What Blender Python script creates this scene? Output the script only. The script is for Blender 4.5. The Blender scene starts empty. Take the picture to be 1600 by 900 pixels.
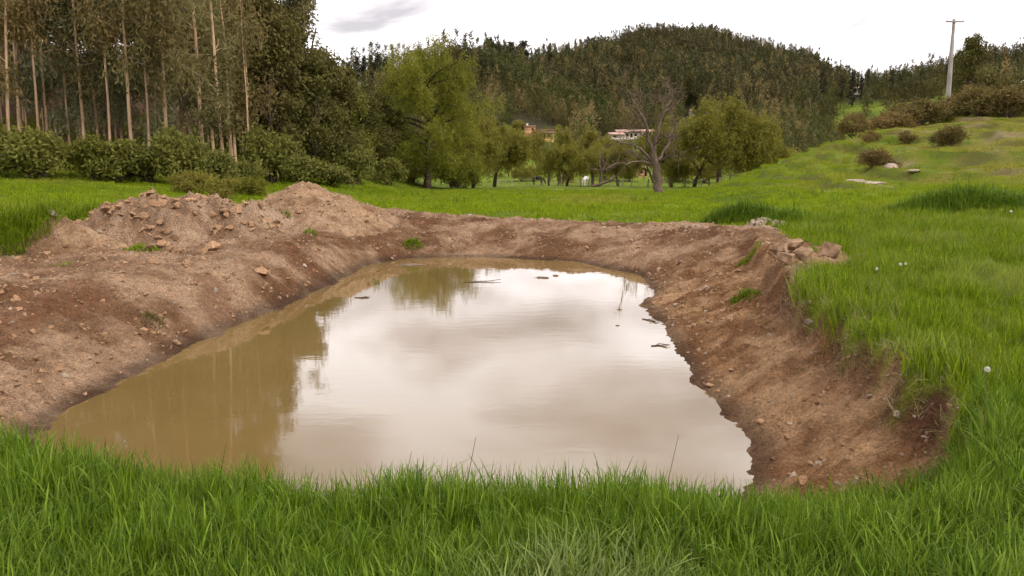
import bpy, bmesh, math, random
import numpy as np
from mathutils import Vector, Matrix
R_ = math.radians
scene = bpy.context.scene

# ------------------------------------------------------------------ camera
FPX, HOR, CZ = 1340.0, 235.0, 1.65          # focal length in px of a 1600 px frame, horizon row, eye height
PITCH = math.atan((450 - HOR) / FPX)
cam_d = bpy.data.cameras.new('camera')
cam = bpy.data.objects.new('camera', cam_d)
scene.collection.objects.link(cam)
cam_d.sensor_width = 36.0
cam_d.lens = 36.0 * FPX / 1600.0
cam_d.clip_start = 0.05
cam_d.clip_end = 6000
cam.location = (0, 0, CZ)
cam.rotation_euler = (math.pi / 2 - PITCH, 0, 0)
scene.camera = cam

# ------------------------------------------------------------------ sky, sun, exposure
SUN_EL, SUN_AZ = R_(42), R_(128)            # azimuth clockwise from +Y (view direction): behind right
world = bpy.data.worlds.new('World'); scene.world = world
world.use_nodes = True
wn = world.node_tree.nodes; wl = world.node_tree.links
for n in list(wn): wn.remove(n)
def wnode(t, **kw):
    n = wn.new(t)
    for k, v in kw.items(): setattr(n, k, v)
    return n
w_out = wnode('ShaderNodeOutputWorld'); w_bg = wnode('ShaderNodeBackground')
w_sky = wnode('ShaderNodeTexSky', sky_type='NISHITA', sun_disc=False)
w_sky.sun_elevation = SUN_EL; w_sky.sun_rotation = SUN_AZ
w_tc = wnode('ShaderNodeTexCoord'); w_sep = wnode('ShaderNodeSeparateXYZ')
wl.new(w_tc.outputs['Generated'], w_sep.inputs[0])
w_zc = wnode('ShaderNodeMath', operation='MAXIMUM'); wl.new(w_sep.outputs['Z'], w_zc.inputs[0]); w_zc.inputs[1].default_value = 0.0
w_za = wnode('ShaderNodeMath', operation='ADD'); wl.new(w_zc.outputs[0], w_za.inputs[0]); w_za.inputs[1].default_value = 0.16
w_dx = wnode('ShaderNodeMath', operation='DIVIDE'); wl.new(w_sep.outputs['X'], w_dx.inputs[0]); wl.new(w_za.outputs[0], w_dx.inputs[1])
w_dy = wnode('ShaderNodeMath', operation='DIVIDE'); wl.new(w_sep.outputs['Y'], w_dy.inputs[0]); wl.new(w_za.outputs[0], w_dy.inputs[1])
w_cmb = wnode('ShaderNodeCombineXYZ'); wl.new(w_dx.outputs[0], w_cmb.inputs[0]); wl.new(w_dy.outputs[0], w_cmb.inputs[1])
w_map = wnode('ShaderNodeMapping'); wl.new(w_cmb.outputs[0], w_map.inputs[0])
w_map.inputs['Location'].default_value = (3.1, 1.7, 0.4)
w_ns = wnode('ShaderNodeTexNoise'); wl.new(w_map.outputs[0], w_ns.inputs['Vector'])
w_ns.inputs['Scale'].default_value = 1.9; w_ns.inputs['Detail'].default_value = 4; w_ns.inputs['Roughness'].default_value = 0.52
w_ns.inputs['Distortion'].default_value = 0.35
w_cm = wnode('ShaderNodeMapping', vector_type='TEXTURE'); wl.new(w_cmb.outputs[0], w_cm.inputs[0])
w_cm.inputs['Location'].default_value = (-0.62, 3.35, 0); w_cm.inputs['Scale'].default_value = (0.8, 1.0, 1)
w_gr = wnode('ShaderNodeTexGradient', gradient_type='SPHERICAL'); wl.new(w_cm.outputs[0], w_gr.inputs[0])
w_gm = wnode('ShaderNodeMath', operation='MULTIPLY'); wl.new(w_gr.outputs['Fac'], w_gm.inputs[0]); w_gm.inputs[1].default_value = 0.05
w_fac = wnode('ShaderNodeMath', operation='SUBTRACT'); wl.new(w_ns.outputs['Fac'], w_fac.inputs[0]); wl.new(w_gm.outputs[0], w_fac.inputs[1])
w_rmp = wnode('ShaderNodeValToRGB'); wl.new(w_fac.outputs[0], w_rmp.inputs[0])
e = w_rmp.color_ramp.elements
e[0].position = 0.26; e[0].color = (0.27, 0.26, 0.262, 1)
e[1].position = 0.66; e[1].color = (1.0, 0.985, 0.97, 1)
m = e.new(0.46); m.color = (0.58, 0.55, 0.54, 1)
w_mul = wnode('ShaderNodeMix', data_type='RGBA', blend_type='MULTIPLY'); w_mul.inputs[0].default_value = 1.0
wl.new(w_rmp.outputs[0], w_mul.inputs[6]); w_mul.inputs[7].default_value = (20.5, 20.0, 20.6, 1)
w_mix = wnode('ShaderNodeMix', data_type='RGBA'); w_mix.inputs[0].default_value = 0.92
wl.new(w_sky.outputs[0], w_mix.inputs[6]); wl.new(w_mul.outputs[2], w_mix.inputs[7])
wl.new(w_mix.outputs[2], w_bg.inputs['Color'])
w_bg.inputs['Strength'].default_value = 0.11
wl.new(w_bg.outputs[0], w_out.inputs[0])

sun_d = bpy.data.lights.new('sun', 'SUN'); sun = bpy.data.objects.new('sun', sun_d)
scene.collection.objects.link(sun)
sun_d.energy = 1.5; sun_d.angle = R_(10); sun_d.color = (1.0, 0.93, 0.80)
sdir = Vector((math.sin(SUN_AZ) * math.cos(SUN_EL), math.cos(SUN_AZ) * math.cos(SUN_EL), math.sin(SUN_EL)))
sun.rotation_euler = sdir.to_track_quat('Z', 'Y').to_euler()
vs = scene.view_settings
vs.view_transform = 'Standard'; vs.look = 'None'; vs.exposure = 0.32; vs.gamma = 1.0; vs.use_curve_mapping = False
scene.cycles.max_bounces = 4; scene.cycles.caustics_reflective = False; scene.cycles.caustics_refractive = False; scene.cycles.diffuse_bounces = 2; scene.cycles.glossy_bounces = 3
scene.cycles.transmission_bounces = 3; scene.cycles.transparent_max_bounces = 6
scene.cycles.use_adaptive_sampling = True; scene.cycles.adaptive_threshold = 0.03
scene.cycles.use_denoising = True

# ------------------------------------------------------------------ small helpers
def at(px, py, Y):
    """world point on the sight line of photo pixel (px, py) at depth Y"""
    u = (px - 800) / FPX; v = (py - 450) / FPX
    dy = math.cos(PITCH) - v * math.sin(PITCH); dz = -math.sin(PITCH) - v * math.cos(PITCH)
    t = Y / dy
    return Vector((u * t, Y, CZ + dz * t))
def onz(px, py, z):
    u = (px - 800) / FPX; v = (py - 450) / FPX
    dy = math.cos(PITCH) - v * math.sin(PITCH); dz = -math.sin(PITCH) - v * math.cos(PITCH)
    t = (z - CZ) / dz
    return Vector((u * t, dy * t, z))
def colx(px, Y):
    """x of photo column px at depth Y for things standing near the horizon row"""
    return (px - 800) / FPX * Y / (math.cos(PITCH) + 188 / FPX * math.sin(PITCH))
def sstep(a, b, x):
    t = np.clip((np.asarray(x, float) - a) / (b - a), 0, 1)
    return t * t * (3 - 2 * t)

def _hash(ix, iy, seed):
    h = (ix.astype(np.int64) * 374761393 + iy.astype(np.int64) * 668265263 + seed * 974634777) & 0xFFFFFFFF
    h = ((h ^ (h >> 13)) * 1274126177) & 0xFFFFFFFF
    h = ((h ^ (h >> 16)) * 2246822519) & 0xFFFFFFFF
    return (h ^ (h >> 15)) & 0xFFFFFFFF
def noise2(x, y, seed=0):
    """gradient noise, about -1..1"""
    x = np.asarray(x, float); y = np.asarray(y, float)
    ix = np.floor(x); iy = np.floor(y); fx = x - ix; fy = y - iy
    ux = fx * fx * fx * (fx * (fx * 6 - 15) + 10); uy = fy * fy * fy * (fy * (fy * 6 - 15) + 10)
    def g(dx, dy):
        a = _hash(ix + dx, iy + dy, seed) * (2 * math.pi / 4294967296.0)
        return np.cos(a) * (fx - dx) + np.sin(a) * (fy - dy)
    a = g(0, 0); b = g(1, 0); c = g(0, 1); d = g(1, 1)
    return (a + (b - a) * ux + (c - a) * uy + (a - b - c + d) * ux * uy) * 1.5
def fbm(x, y, seed=0, octv=4, gain=0.5):
    s = 0; a = 1.0; f = 1.0
    for k in range(octv):
        s = s + a * noise2(x * f + 17.3 * k, y * f - 9.1 * k, seed + k); a *= gain; f *= 2.03
    return s

def mk_mesh(name, V, F, mat=None, smooth=False, attrs=None):
    """V (n,3), F list of int arrays (m,3) or (m,4); attrs {name: (domain, values)}"""
    me = bpy.data.meshes.new(name)
    V = np.ascontiguousarray(V, dtype=np.float32)
    if not isinstance(F, (list, tuple)): F = [F]
    F = [np.asarray(f, dtype=np.int32) for f in F if len(f)]
    idx = np.concatenate([f.ravel() for f in F]); tot = np.concatenate([np.full(len(f), f.shape[1], np.int32) for f in F])
    st = np.concatenate([[0], np.cumsum(tot)[:-1]]).astype(np.int32)
    me.vertices.add(len(V)); me.vertices.foreach_set('co', V.ravel())
    me.loops.add(len(idx)); me.loops.foreach_set('vertex_index', idx)
    me.polygons.add(len(tot)); me.polygons.foreach_set('loop_start', st); me.polygons.foreach_set('loop_total', tot)
    if smooth: me.polygons.foreach_set('use_smooth', np.ones(len(tot), bool))
    for an, (dom, vals) in (attrs or {}).items():
        vals = np.asarray(vals, np.float32)
        if vals.ndim == 1:
            a = me.attributes.new(an, 'FLOAT', dom); a.data.foreach_set('value', vals)
        else:
            a = me.attributes.new(an, 'FLOAT_COLOR', dom)
            a.data.foreach_set('color', np.concatenate([vals, np.ones((len(vals), 1), np.float32)], 1).ravel())
    me.update(calc_edges=True)
    if mat: me.materials.append(mat)
    return me
def link(name, me, parent=None, loc=None, rot=None, scale=None):
    o = bpy.data.objects.new(name, me); scene.collection.objects.link(o)
    if parent is not None: o.parent = parent
    if loc is not None: o.location = loc
    if rot is not None: o.rotation_euler = rot
    if scale is not None: o.scale = (scale,) * 3 if np.isscalar(scale) else scale
    return o
def tag(o, label, cat, group=None, kind=None):
    if label: o['label'] = label
    if cat: o['category'] = cat
    if group: o['group'] = group
    if kind: o['kind'] = kind
    return o
def thing(name, label, cat, loc=(0, 0, 0), rotz=0, group=None, scale=None):
    o = link(name, None, None, loc, (0, 0, rotz), scale)
    return tag(o, label, cat, group)
def dup(root, loc, rotz=0, scale=1, label=None, group=None):
    r = root.copy(); scene.collection.objects.link(r)
    r.location = loc; r.rotation_euler = (0, 0, rotz); r.scale = (scale,) * 3 if np.isscalar(scale) else scale
    if label: r['label'] = label
    if group: r['group'] = group
    for ch in root.children:
        c = ch.copy(); scene.collection.objects.link(c); c.parent = r
        for g in ch.children:
            d = g.copy(); scene.collection.objects.link(d); d.parent = c
    return r

class MB:
    """collects vertices and faces of one mesh"""
    def __init__(s): s.V = []; s.Q = []; s.T = []; s.n = 0; s.tint = []
    def add(s, V, Q=None, T=None):
        V = np.asarray(V, float)
        if Q is not None and len(Q): s.Q.append(np.asarray(Q) + s.n)
        if T is not None and len(T): s.T.append(np.asarray(T) + s.n)
        s.V.append(V); s.n += len(V)
    def box(s, c, d, rz=0.0):
        x, y, z = d[0] / 2, d[1] / 2, d[2] / 2
        v = np.array([(-x,-y,-z),(x,-y,-z),(x,y,-z),(-x,y,-z),(-x,-y,z),(x,-y,z),(x,y,z),(-x,y,z)])
        if rz:
            ca, sa = math.cos(rz), math.sin(rz)
            v = np.stack([v[:,0]*ca - v[:,1]*sa, v[:,0]*sa + v[:,1]*ca, v[:,2]], 1)
        s.add(v + np.asarray(c), [(0,3,2,1),(4,5,6,7),(0,1,5,4),(1,2,6,5),(2,3,7,6),(3,0,4,7)])
    def tube(s, P, R, n=6, cap=True):
        P = np.asarray(P, float); R = np.asarray(R, float); k = len(P)
        d = np.gradient(P, axis=0); d /= np.linalg.norm(d, axis=1)[:, None] + 1e-9
        ref = np.array([0.31, 0.93, 0.19]) if abs(d[0][2]) > .7 else np.array([0, 0, 1.0])
        a = np.cross(d, ref); a /= np.linalg.norm(a, axis=1)[:, None] + 1e-9
        b = np.cross(d, a)
        th = np.arange(n) * 2 * math.pi / n
        V = P[:, None, :] + R[:, None, None] * (a[:, None, :] * np.cos(th)[None, :, None] + b[:, None, :] * np.sin(th)[None, :, None])
        i = np.arange(k - 1)[:, None] * n; j = np.arange(n)[None, :]; j2 = (j + 1) % n
        Q = np.stack([i + j, i + j2, i + n + j2, i + n + j], -1).reshape(-1, 4)
        s.add(V.reshape(-1, 3), Q)
        if cap:
            t = V[-1].mean(0)[None]; s.add(np.concatenate([V[-1], t]), None, [(q, (q + 1) % n, n) for q in range(n)])
    def mesh(s, name, mat, smooth=False, attrs=None):
        F = []
        if s.Q: F.append(np.concatenate(s.Q))
        if s.T: F.append(np.concatenate(s.T))
        return mk_mesh(name, np.concatenate(s.V), F, mat, smooth, attrs)

# ------------------------------------------------------------------ materials
def mat_new(name):
    m = bpy.data.materials.new(name); m.use_nodes = True
    nt = m.node_tree; nt.nodes.clear()
    out = nt.nodes.new('ShaderNodeOutputMaterial')
    return m, nt, out
def N(nt, t, ins=None, **kw):
    n = nt.nodes.new(t)
    for k, v in kw.items(): setattr(n, k, v)
    for k, v in (ins or {}).items():
        if hasattr(v, 'is_output') or isinstance(v, bpy.types.NodeSocket): nt.links.new(v, n.inputs[k])
        else: n.inputs[k].default_value = v
    return n
def ramp(nt, fac, stops):
    r = N(nt, 'ShaderNodeValToRGB', {0: fac}); els = r.color_ramp.elements
    while len(els) < len(stops): els.new(0.5)
    for el, (p, c) in zip(els, stops): el.position = p; el.color = (*c, 1)
    return r.outputs[0]
def mixc(nt, fac, a, b, blend='MIX'):
    n = nt.nodes.new('ShaderNodeMix'); n.data_type = 'RGBA'; n.blend_type = blend
    for i, v in ((0, fac), (6, a), (7, b)):
        if isinstance(v, bpy.types.NodeSocket): nt.links.new(v, n.inputs[i])
        else: n.inputs[i].default_value = v if i == 0 else (*v, 1)
    return n.outputs[2]
def leaf_mat(name, dark, light, trans=0.35, warm=None, inst=False, rough=0.55, dry=None):
    """foliage: colour from the per-leaf attribute 'tint', a little shift per plant"""
    m, nt, out = mat_new(name)
    a = N(nt, 'ShaderNodeAttribute', attribute_name='tint')
    oi = N(nt, 'ShaderNodeObjectInfo')
    col = mixc(nt, a.outputs['Fac'], dark, light)
    if warm is not None:
        sc_ = N(nt, 'ShaderNodeMath', {0: oi.outputs['Random'], 1: 0.55}, operation='MULTIPLY')
        col = mixc(nt, sc_.outputs[0], col, warm)
    if dry is not None:
        ia = N(nt, 'ShaderNodeAttribute', attribute_name='patch', attribute_type='INSTANCER')
        col = mixc(nt, ia.outputs['Fac'], col, dry)
    br = N(nt, 'ShaderNodeMapRange', {0: oi.outputs['Random'], 1: 0.0, 2: 1.0, 3: 0.78, 4: 1.18})
    hsv = N(nt, 'ShaderNodeHueSaturation', {'Value': br.outputs[0], 'Color': col})
    df = N(nt, 'ShaderNodeBsdfPrincipled', {'Base Color': hsv.outputs[0], 'Roughness': rough})
    df.inputs['Specular IOR Level'].default_value = 0.12
    tr = N(nt, 'ShaderNodeBsdfTranslucent', {'Color': hsv.outputs[0]})
    ms = N(nt, 'ShaderNodeMixShader', {0: trans, 1: df.outputs[0], 2: tr.outputs[0]})
    nt.links.new(ms.outputs[0], out.inputs[0])
    return m
def plain_mat(name, c1, c2, scale=6.0, rough=0.85, stretch=(1, 1, 1), bump=0.3, detail=6, lo=0.35, hi=0.65, coord='Object', dist=0.01):
    m, nt, out = mat_new(name)
    tc = N(nt, 'ShaderNodeTexCoord'); mp = N(nt, 'ShaderNodeMapping', {0: tc.outputs[coord], 'Scale': stretch})
    ns = N(nt, 'ShaderNodeTexNoise', {'Vector': mp.outputs[0], 'Scale': scale, 'Detail': detail, 'Roughness': 0.6})
    col = ramp(nt, ns.outputs['Fac'], [(lo, c1), (hi, c2)])
    bp = N(nt, 'ShaderNodeBump', {'Height': ns.outputs['Fac'], 'Strength': bump, 'Distance': dist})
    oi = N(nt, 'ShaderNodeObjectInfo')
    br = N(nt, 'ShaderNodeMapRange', {0: oi.outputs['Random'], 1: 0.0, 2: 1.0, 3: 0.82, 4: 1.15})
    hsv = N(nt, 'ShaderNodeHueSaturation', {'Value': br.outputs[0], 'Color': col})
    p = N(nt, 'ShaderNodeBsdfPrincipled', {'Base Color': hsv.outputs[0], 'Roughness': rough, 'Normal': bp.outputs[0]})
    p.inputs['Specular IOR Level'].default_value = 0.12
    nt.links.new(p.outputs[0], out.inputs[0])
    return m

# ================================================================== TERRAIN
WZ = -0.8                                     # water level
WATER = [(-4.22,7.62),(-4.19,9.09),(-4.09,10.72),(-3.65,13.35),(-3.36,15.88),(-3.15,18.4),(-2.38,19.6),(-0.6,19.9),(1.43,19.0),
         (2.55,16.88),(2.54,15.27),(2.16,13.46),(2.17,11.85),(2.0,9.66),(2.02,8.47),(2.02,7.44),(1.99,6.7),(1.81,6.08),
         (1.5,5.4),(0.5,5.1),(-1.5,5.1),(-3.0,5.5),(-4.0,6.4)]
CREST = [(1.7,3.5,0),(2.2,3.9,.02),(2.62,4.5,.04),(2.88,5.25,.06),(2.98,6.1,.08),(3.08,7.36,.1),(3.29,9.66,.1),(3.86,12.08,.08),
         (4.9,17.18,.02),(4.9,20.4,-.12),(3.26,21.8,-.2),(0.85,22.8,-.2),(-1.79,23.9,-.15),(-3.65,24.2,-.05),(-4.7,22.3,.05),
         (-4.6,19,-.08),(-4.5,16,-.12),(-4.75,13.8,-.12),(-5.4,12.3,-.12),(-6.0,11.2,-.12),(-6.7,9.9,-.1),(-7.3,8.2,-.05),(-6.2,6.2,0),(-3.9,4.7,0),
         (-2.0,3.6,0),(0,3.35,0)]
DIRT = [(1.7,4.85),(2.3,4.8),(2.66,5.0),(2.86,5.4),(2.94,6.1),(3.04,7.36),(3.25,9.66),(3.75,11.2),(4.9,12.0),(5.3,13.4),(5.0,15.0),(5.6,17.6),(5.7,19.6),(4.9,20.8),
        (3.26,22.1),(0.85,23.2),(-1.79,24.3),(-3.4,25.3),(-4.4,26.2),(-5.6,26.2),(-7.0,23.4),(-8.0,21.2),(-8.7,19.4),(-8.6,17.4),(-7.4,16.6),
        (-8.5,16.3),(-8.9,15.2),(-13,15.0),(-16,10),(-11,6.6),(-7.0,5.6),(-4.4,4.9),(-2.0,4.2),(0,4.1)]
def poly_dist(x, y, poly, vals=None):
    """signed distance (inside positive) to a closed polygon, and the value carried by the nearest edge"""
    P = np.asarray([p[:2] for p in poly], float); Q = np.roll(P, -1, 0)
    best = np.full(x.shape, 1e18); val = np.zeros(x.shape); ins = np.zeros(x.shape, bool)
    for k in range(len(P)):
        a = P[k]; d = Q[k] - a; L = d @ d
        t = np.clip(((x - a[0]) * d[0] + (y - a[1]) * d[1]) / L, 0, 1)
        dd = (x - a[0] - t * d[0]) ** 2 + (y - a[1] - t * d[1]) ** 2
        if vals is not None:
            v = vals[k] + (vals[(k + 1) % len(P)] - vals[k]) * t
            val = np.where(dd < best, v, val)
        best = np.minimum(best, dd)
        c = ((a[1] > y) != (Q[k][1] > y))
        with np.errstate(divide='ignore', invalid='ignore'):
            xi = a[0] + (y - a[1]) * d[0] / (d[1] if d[1] else 1e-12)
        ins ^= c & (x < xi)
    r = np.sqrt(best)
    return np.where(ins, r, -r), val

def row_z(row, Y):
    v = (row - 450) / FPX
    return CZ + (-math.sin(PITCH) - v * math.cos(PITCH)) / (math.cos(PITCH) - v * math.sin(PITCH)) * Y
RIDGE = [(-900,80,320),(300,128,320),(490,142,320),(600,132,330),(700,124,350),(800,118,420),(880,108,500),(950,88,600),(1030,68,620),
         (1100,74,620),(1180,94,620),(1262,114,600),(1300,136,500),(1340,143,480),(1400,142,450),(1480,122,450),(1600,98,450),(2400,60,450)]
RPX = np.array([r[0] for r in RIDGE], float); RD = np.array([r[2] for r in RIDGE], float)
RZ = np.array([row_z(r[1], r[2]) for r in RIDGE])
KD = np.array([0, 10, 25, 32, 45, 58, 75, 90, 120, 150], float)
KPX = np.array([1060, 1170, 1300, 1400, 1500, 1600, 2000], float)
KZ = np.array([[0,0,-.03,-.26,-.7,-1.1,-1.7,-2.2,-3.2,-3.3],
               [0,.03,0,-.2,-.15,.15,-.9,-2,-3.2,-3.3],
               [0,.05,.1,.2,1.0,2.2,1.5,0,-2,-2],
               [0,.06,.15,.4,1.6,3.0,3.2,2.5,1,2],
               [0,.06,.2,.6,1.9,3.4,5.2,5.8,5,6],
               [0,.06,.25,.8,2.2,3.8,6.3,8,8,9],
               [0,.06,.4,1.2,3.0,5.0,8,10,10,10]])
def riser(x, y):
    """bare risers of the cattle terraces on the right slope, 0..1"""
    px, yy = zones(x, y)
    zk = np.zeros_like(yy)
    rows = [np.interp(px, KPX, KZ[:, k]) for k in range(len(KD))]
    for k in range(len(KD) - 1):
        mk = (yy >= KD[k]) & (yy < KD[k + 1]); t = (yy - KD[k]) / (KD[k + 1] - KD[k]); zk = np.where(mk, rows[k] + (rows[k + 1] - rows[k]) * t, zk)
    ph = zk * 2.1 + 0.8 * noise2(x / 7, y / 7, 5); fr = ph - np.floor(ph)
    m = sstep(.50, .55, fr) * (1 - sstep(.64, .70, fr)) * sstep(-.15, .45, fbm(x / 2.5, y / 2.5, 17, 3) + .1)
    return m * sstep(1150, 1230, px) * sstep(28, 33, y) * (1 - sstep(60, 66, y))
def zones(x, y):
    yy = np.maximum(y, 1.0); px = 800 + x / yy * FPX * 1.0095
    return px, yy
def h_base(x, y):
    px, yy = zones(x, y)
    left = 1 - sstep(-6, -18, x) * (1 - sstep(110, 150, y))
    zb = -0.033 * np.clip(np.logaddexp(0, (y - 24) / 4) * 4, 0, None) * left
    zb = np.maximum(zb, -3.3)
    zb = zb + 14 * np.exp(-((x + 62) ** 2 + (y - 85) ** 2) / (2 * 26 ** 2)) * sstep(-6, -20, x)
    # right knoll: heights given on a fan of depths
    rows = [np.interp(px, KPX, KZ[:, k]) for k in range(len(KD))]
    zk = np.zeros_like(zb)
    for k in range(len(KD) - 1):
        mk = (yy >= KD[k]) & (yy < KD[k + 1]); t = (yy - KD[k]) / (KD[k + 1] - KD[k])
        zk = np.where(mk, rows[k] + (rows[k + 1] - rows[k]) * t, zk)
    zk = np.where(yy >= KD[-1], rows[-1], zk)
    wk = sstep(1040, 1180, px) * sstep(3, 12, y)
    # cattle terraces on the slope
    ph = zk * 2.1 + 0.8 * noise2(x / 7, y / 7, 5)
    fr = ph - np.floor(ph); stair = (np.floor(ph) + sstep(0.5, 0.72, fr) * .95 + .05 * fr) / 2.1 - 0.8 / 2.1 * noise2(x / 7, y / 7, 5)
    zk = zk + (stair - zk) * sstep(27, 36, y) * (1 - sstep(62, 75, y))
    zk = zk + (0.22 * fbm(x / 4.5, y / 4.5, 6, 3)) * sstep(27, 36, y) * sstep(1180, 1300, px) * (1 - sstep(120, 150, y))
    z = zb + (zk - zb) * wk
    # far slopes
    D = np.interp(px, RPX, RD); Z = np.interp(px, RPX, RZ)
    s = np.clip((yy - 125) / (D - 125), 0, None)
    zf = -3.3 + (Z + 3.3) * np.where(s < 1, np.clip(s, 0, 1) ** 1.7, 1 - 0.8 * sstep(1, 2.2, s))
    zf = zf + noise2(x / 70, y / 70, 9) * 5 * np.clip(s * 2, 0, 1) * (1 - 0.8 * sstep(0.75, 1.0, s))
    z = np.where(yy > 120, np.maximum(z * (1 - sstep(150, 220, yy)) - 3.3 * sstep(150, 220, yy), zf), z)
    z = z + 0.10 * fbm(x / 5, y / 5, 3, 3) * sstep(22, 32, y) * (1 - sstep(100, 130, y))
    z = z + 0.05 * fbm(x / 2.2, y / 2.2, 4, 2) * sstep(3.5, 6, y) * sstep(3, 4.5, x) * (1 - sstep(24, 30, y))
    return z
def pond_fields(x, y):
    xw = x + 0.07 * fbm(x * 1.1, y * 1.1, 21, 2); yw = y + 0.07 * fbm(x * 1.1, y * 1.1, 31, 2)
    dW, _ = poly_dist(xw, yw, WATER)
    xc = x + 0.13 * fbm(x * 1.3, y * 1.3, 41, 3); yc = y + 0.13 * fbm(x * 1.3, y * 1.3, 51, 3)
    dC, zc = poly_dist(xc, yc, CREST, [c[2] for c in CREST])
    dD, _ = poly_dist(xc + 0.08 * noise2(x * 5, y * 5, 61), yc + 0.08 * noise2(x * 5, y * 5, 62), DIRT)
    return dW, dC, zc, dD
NEAR = (-16.0, 9.0, 1.5, 30.0)
def H(x, y, fields=False, detail=True):
    """ground height"""
    x = np.atleast_1d(np.asarray(x, float)); y = np.atleast_1d(np.asarray(y, float))
    z = h_base(x, y)
    dirt = np.zeros_like(z); bank = np.zeros_like(z); dW = np.full_like(z, -99.0); dD = np.full_like(z, -99.0)
    nm = (x > NEAR[0]) & (x < NEAR[1]) & (y > NEAR[2]) & (y < NEAR[3])
    if nm.any():
        xn, yn, zn = x[nm], y[nm], z[nm]
        w, c, zc, d = pond_fields(xn, yn)
        right = sstep(0.5, 2.2, xn) * (1 - sstep(15.5, 18.5, yn))
        zc = zc + 0.05 * fbm(xn * 0.9, yn * 0.9, 71, 3) * (1 - right)
        t = np.clip(-w / (-w + c + 1e-6), 0, 1)
        pr = 0.66 * t ** 1.05 + 0.34 * sstep(0.84, 0.99, t)
        pl = np.sin(np.clip(t, 0, 1) * math.pi / 2) ** 1.05
        prof = pl + (pr - pl) * right
        dm = sstep(-0.05, 0.08, d)
        inside = c > 0
        zi = WZ + (zc - WZ) * prof
        zo = zn + (zc + 0.0 - zn) * np.exp(-(np.minimum(c, 0) / 1.6) ** 2)
        zz = np.where(inside, zi, zo)
        zz = np.where(w > 0, WZ - np.minimum(0.5, 0.42 * w) , zz)
        # trampled shelf on the left lies a little lower than the meadow
        zz = zz - 0.12 * sstep(0.0, 0.7, d) * (~inside) * sstep(-4.2, -5.0, xn) * (1 - np.exp(-(np.minimum(c, 0) / 1.6) ** 2))
        if detail:
            onb = sstep(0, 0.12, t) * (t < 0.999) * inside
            # scrape marks of the digger run down the slopes
            fx = xn + 0.25 * yn
            st_l = noise2(yn * 3.4 + 0.9 * xn + 0.35 * noise2(xn, yn, 3), (xn + 0.2 * yn) * 0.55, 81) + 0.6 * noise2(yn * 7 + 1.8 * xn, xn * 0.9, 82)
            st_r = noise2(yn * 4.2 - 1.3 * xn + 0.3 * noise2(xn * 2, yn * 2, 4), (xn - 0.4 * yn) * 0.5, 83) + 0.6 * noise2(yn * 9 - 2.6 * xn, xn * 0.9, 84)
            amp = np.where(xn < 0, 0.034, 0.024)
            zz = zz + onb * amp * np.where(xn < 0, st_l, st_r)
            tooth = np.abs(np.sin((yn * 0.93 + xn * 0.36 + 0.12 * noise2(xn, yn, 33)) * 2 * math.pi / 0.34))
            zz = zz + onb * 0.06 * (tooth - .6) * sstep(-3.4, -4.2, xn) * (1 - sstep(9.5, 12.5, yn)) * sstep(-.4, .2, noise2(xn * .9, yn * .9, 34) + .25)
            rough = 0.05 * fbm(xn * 1.7, yn * 1.7, 91, 4) + 0.042 * np.abs(fbm(xn * 4.5, yn * 4.5, 92, 3)) + 0.022 * fbm(xn * 11, yn * 11, 93, 2)
            edge = np.clip(-w * 2.5, 0.15, 1)
            zz = zz + dm * rough * np.where(w > 0, 0.6, edge) * np.where(right > .5, 1.15, 1.1)
            # wheel ruts on the left plateau
            rut = np.exp(-((yn - 12.9 - 0.06 * (xn + 8) ) / 0.22) ** 2) + np.exp(-((yn - 14.1 - 0.05 * (xn + 8)) / 0.22) ** 2)
            zz = zz - 0.08 * rut * sstep(-5.6, -6.4, xn) * sstep(-14, -12, xn)
        z[nm] = zz; dirt[nm] = dm; bank[nm] = np.where(inside, t, 2.0); dW[nm] = w; dD[nm] = d
    if fields: return z, dirt, bank, dW, dD
    return z

# spoil heaps: separate lumps standing on the ground
def heap_main(x, y):
    """cloddy ridge of spoil left of the pond"""
    s = np.interp(x, [-8.7, -8.25, -7.7, -7.0, -6.2, -5.5, -4.9], [0, .44, .70, .72, .64, .46, 0])
    c = np.interp(x, [-9, -6.8, -4.9], [17.6, 18.2, 19.2])
    w = 1.7
    t = np.clip(1 - ((y - c) / w) ** 2, 0, 1)
    h = s * t ** 0.8
    h = h + (0.16 * fbm(x * 1.6, y * 1.6, 101, 3) + 0.15 * np.abs(fbm(x * 4.5, y * 4.5, 102, 3))) * sstep(0.0, 0.3, h)
    return np.where(s * t > 0.005, h, -0.2)
def heap_peak(x, y):
    r = np.sqrt(((x + 5.55) / 1.9) ** 2 + ((y - 22.6) / 2.0) ** 2)
    r2 = np.sqrt(((x + 4.4) / 1.5) ** 2 + ((y - 21.6) / 2.4) ** 2)
    t = np.maximum(0.84 * np.clip(1 - r, 0, 1) ** 0.9, 0.36 * np.clip(1 - r2, 0, 1))
    h = t + (0.08 * fbm(x * 1.8, y * 1.8, 111, 4) + .05 * np.abs(fbm(x * 5, y * 5, 112, 2))) * sstep(0, .25, t)
    return np.where(t > 0.004, h, -0.2)
def heap_sand(x, y):
    xr = x + 8.25; yr = y - 15.5
    t = 0.62 * np.clip(1 - np.sqrt((np.where(xr > 0, xr / 1.25, xr / 0.5)) ** 2 + (yr / 0.9) ** 2), 0, 1)
    h = t + 0.05 * fbm(x * 2.5, y * 2.5, 121, 4) * sstep(0, .2, t)
    return np.where(t > 0.004, h, -0.2)
HEAPS = {'main': (heap_main, (-9.0, -4.7, 15.6, 21.2)), 'peak': (heap_peak, (-7.7, -2.7, 19.0, 25.0)), 'sand': (heap_sand, (-8.9, -6.9, 14.4, 16.6))}
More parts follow.
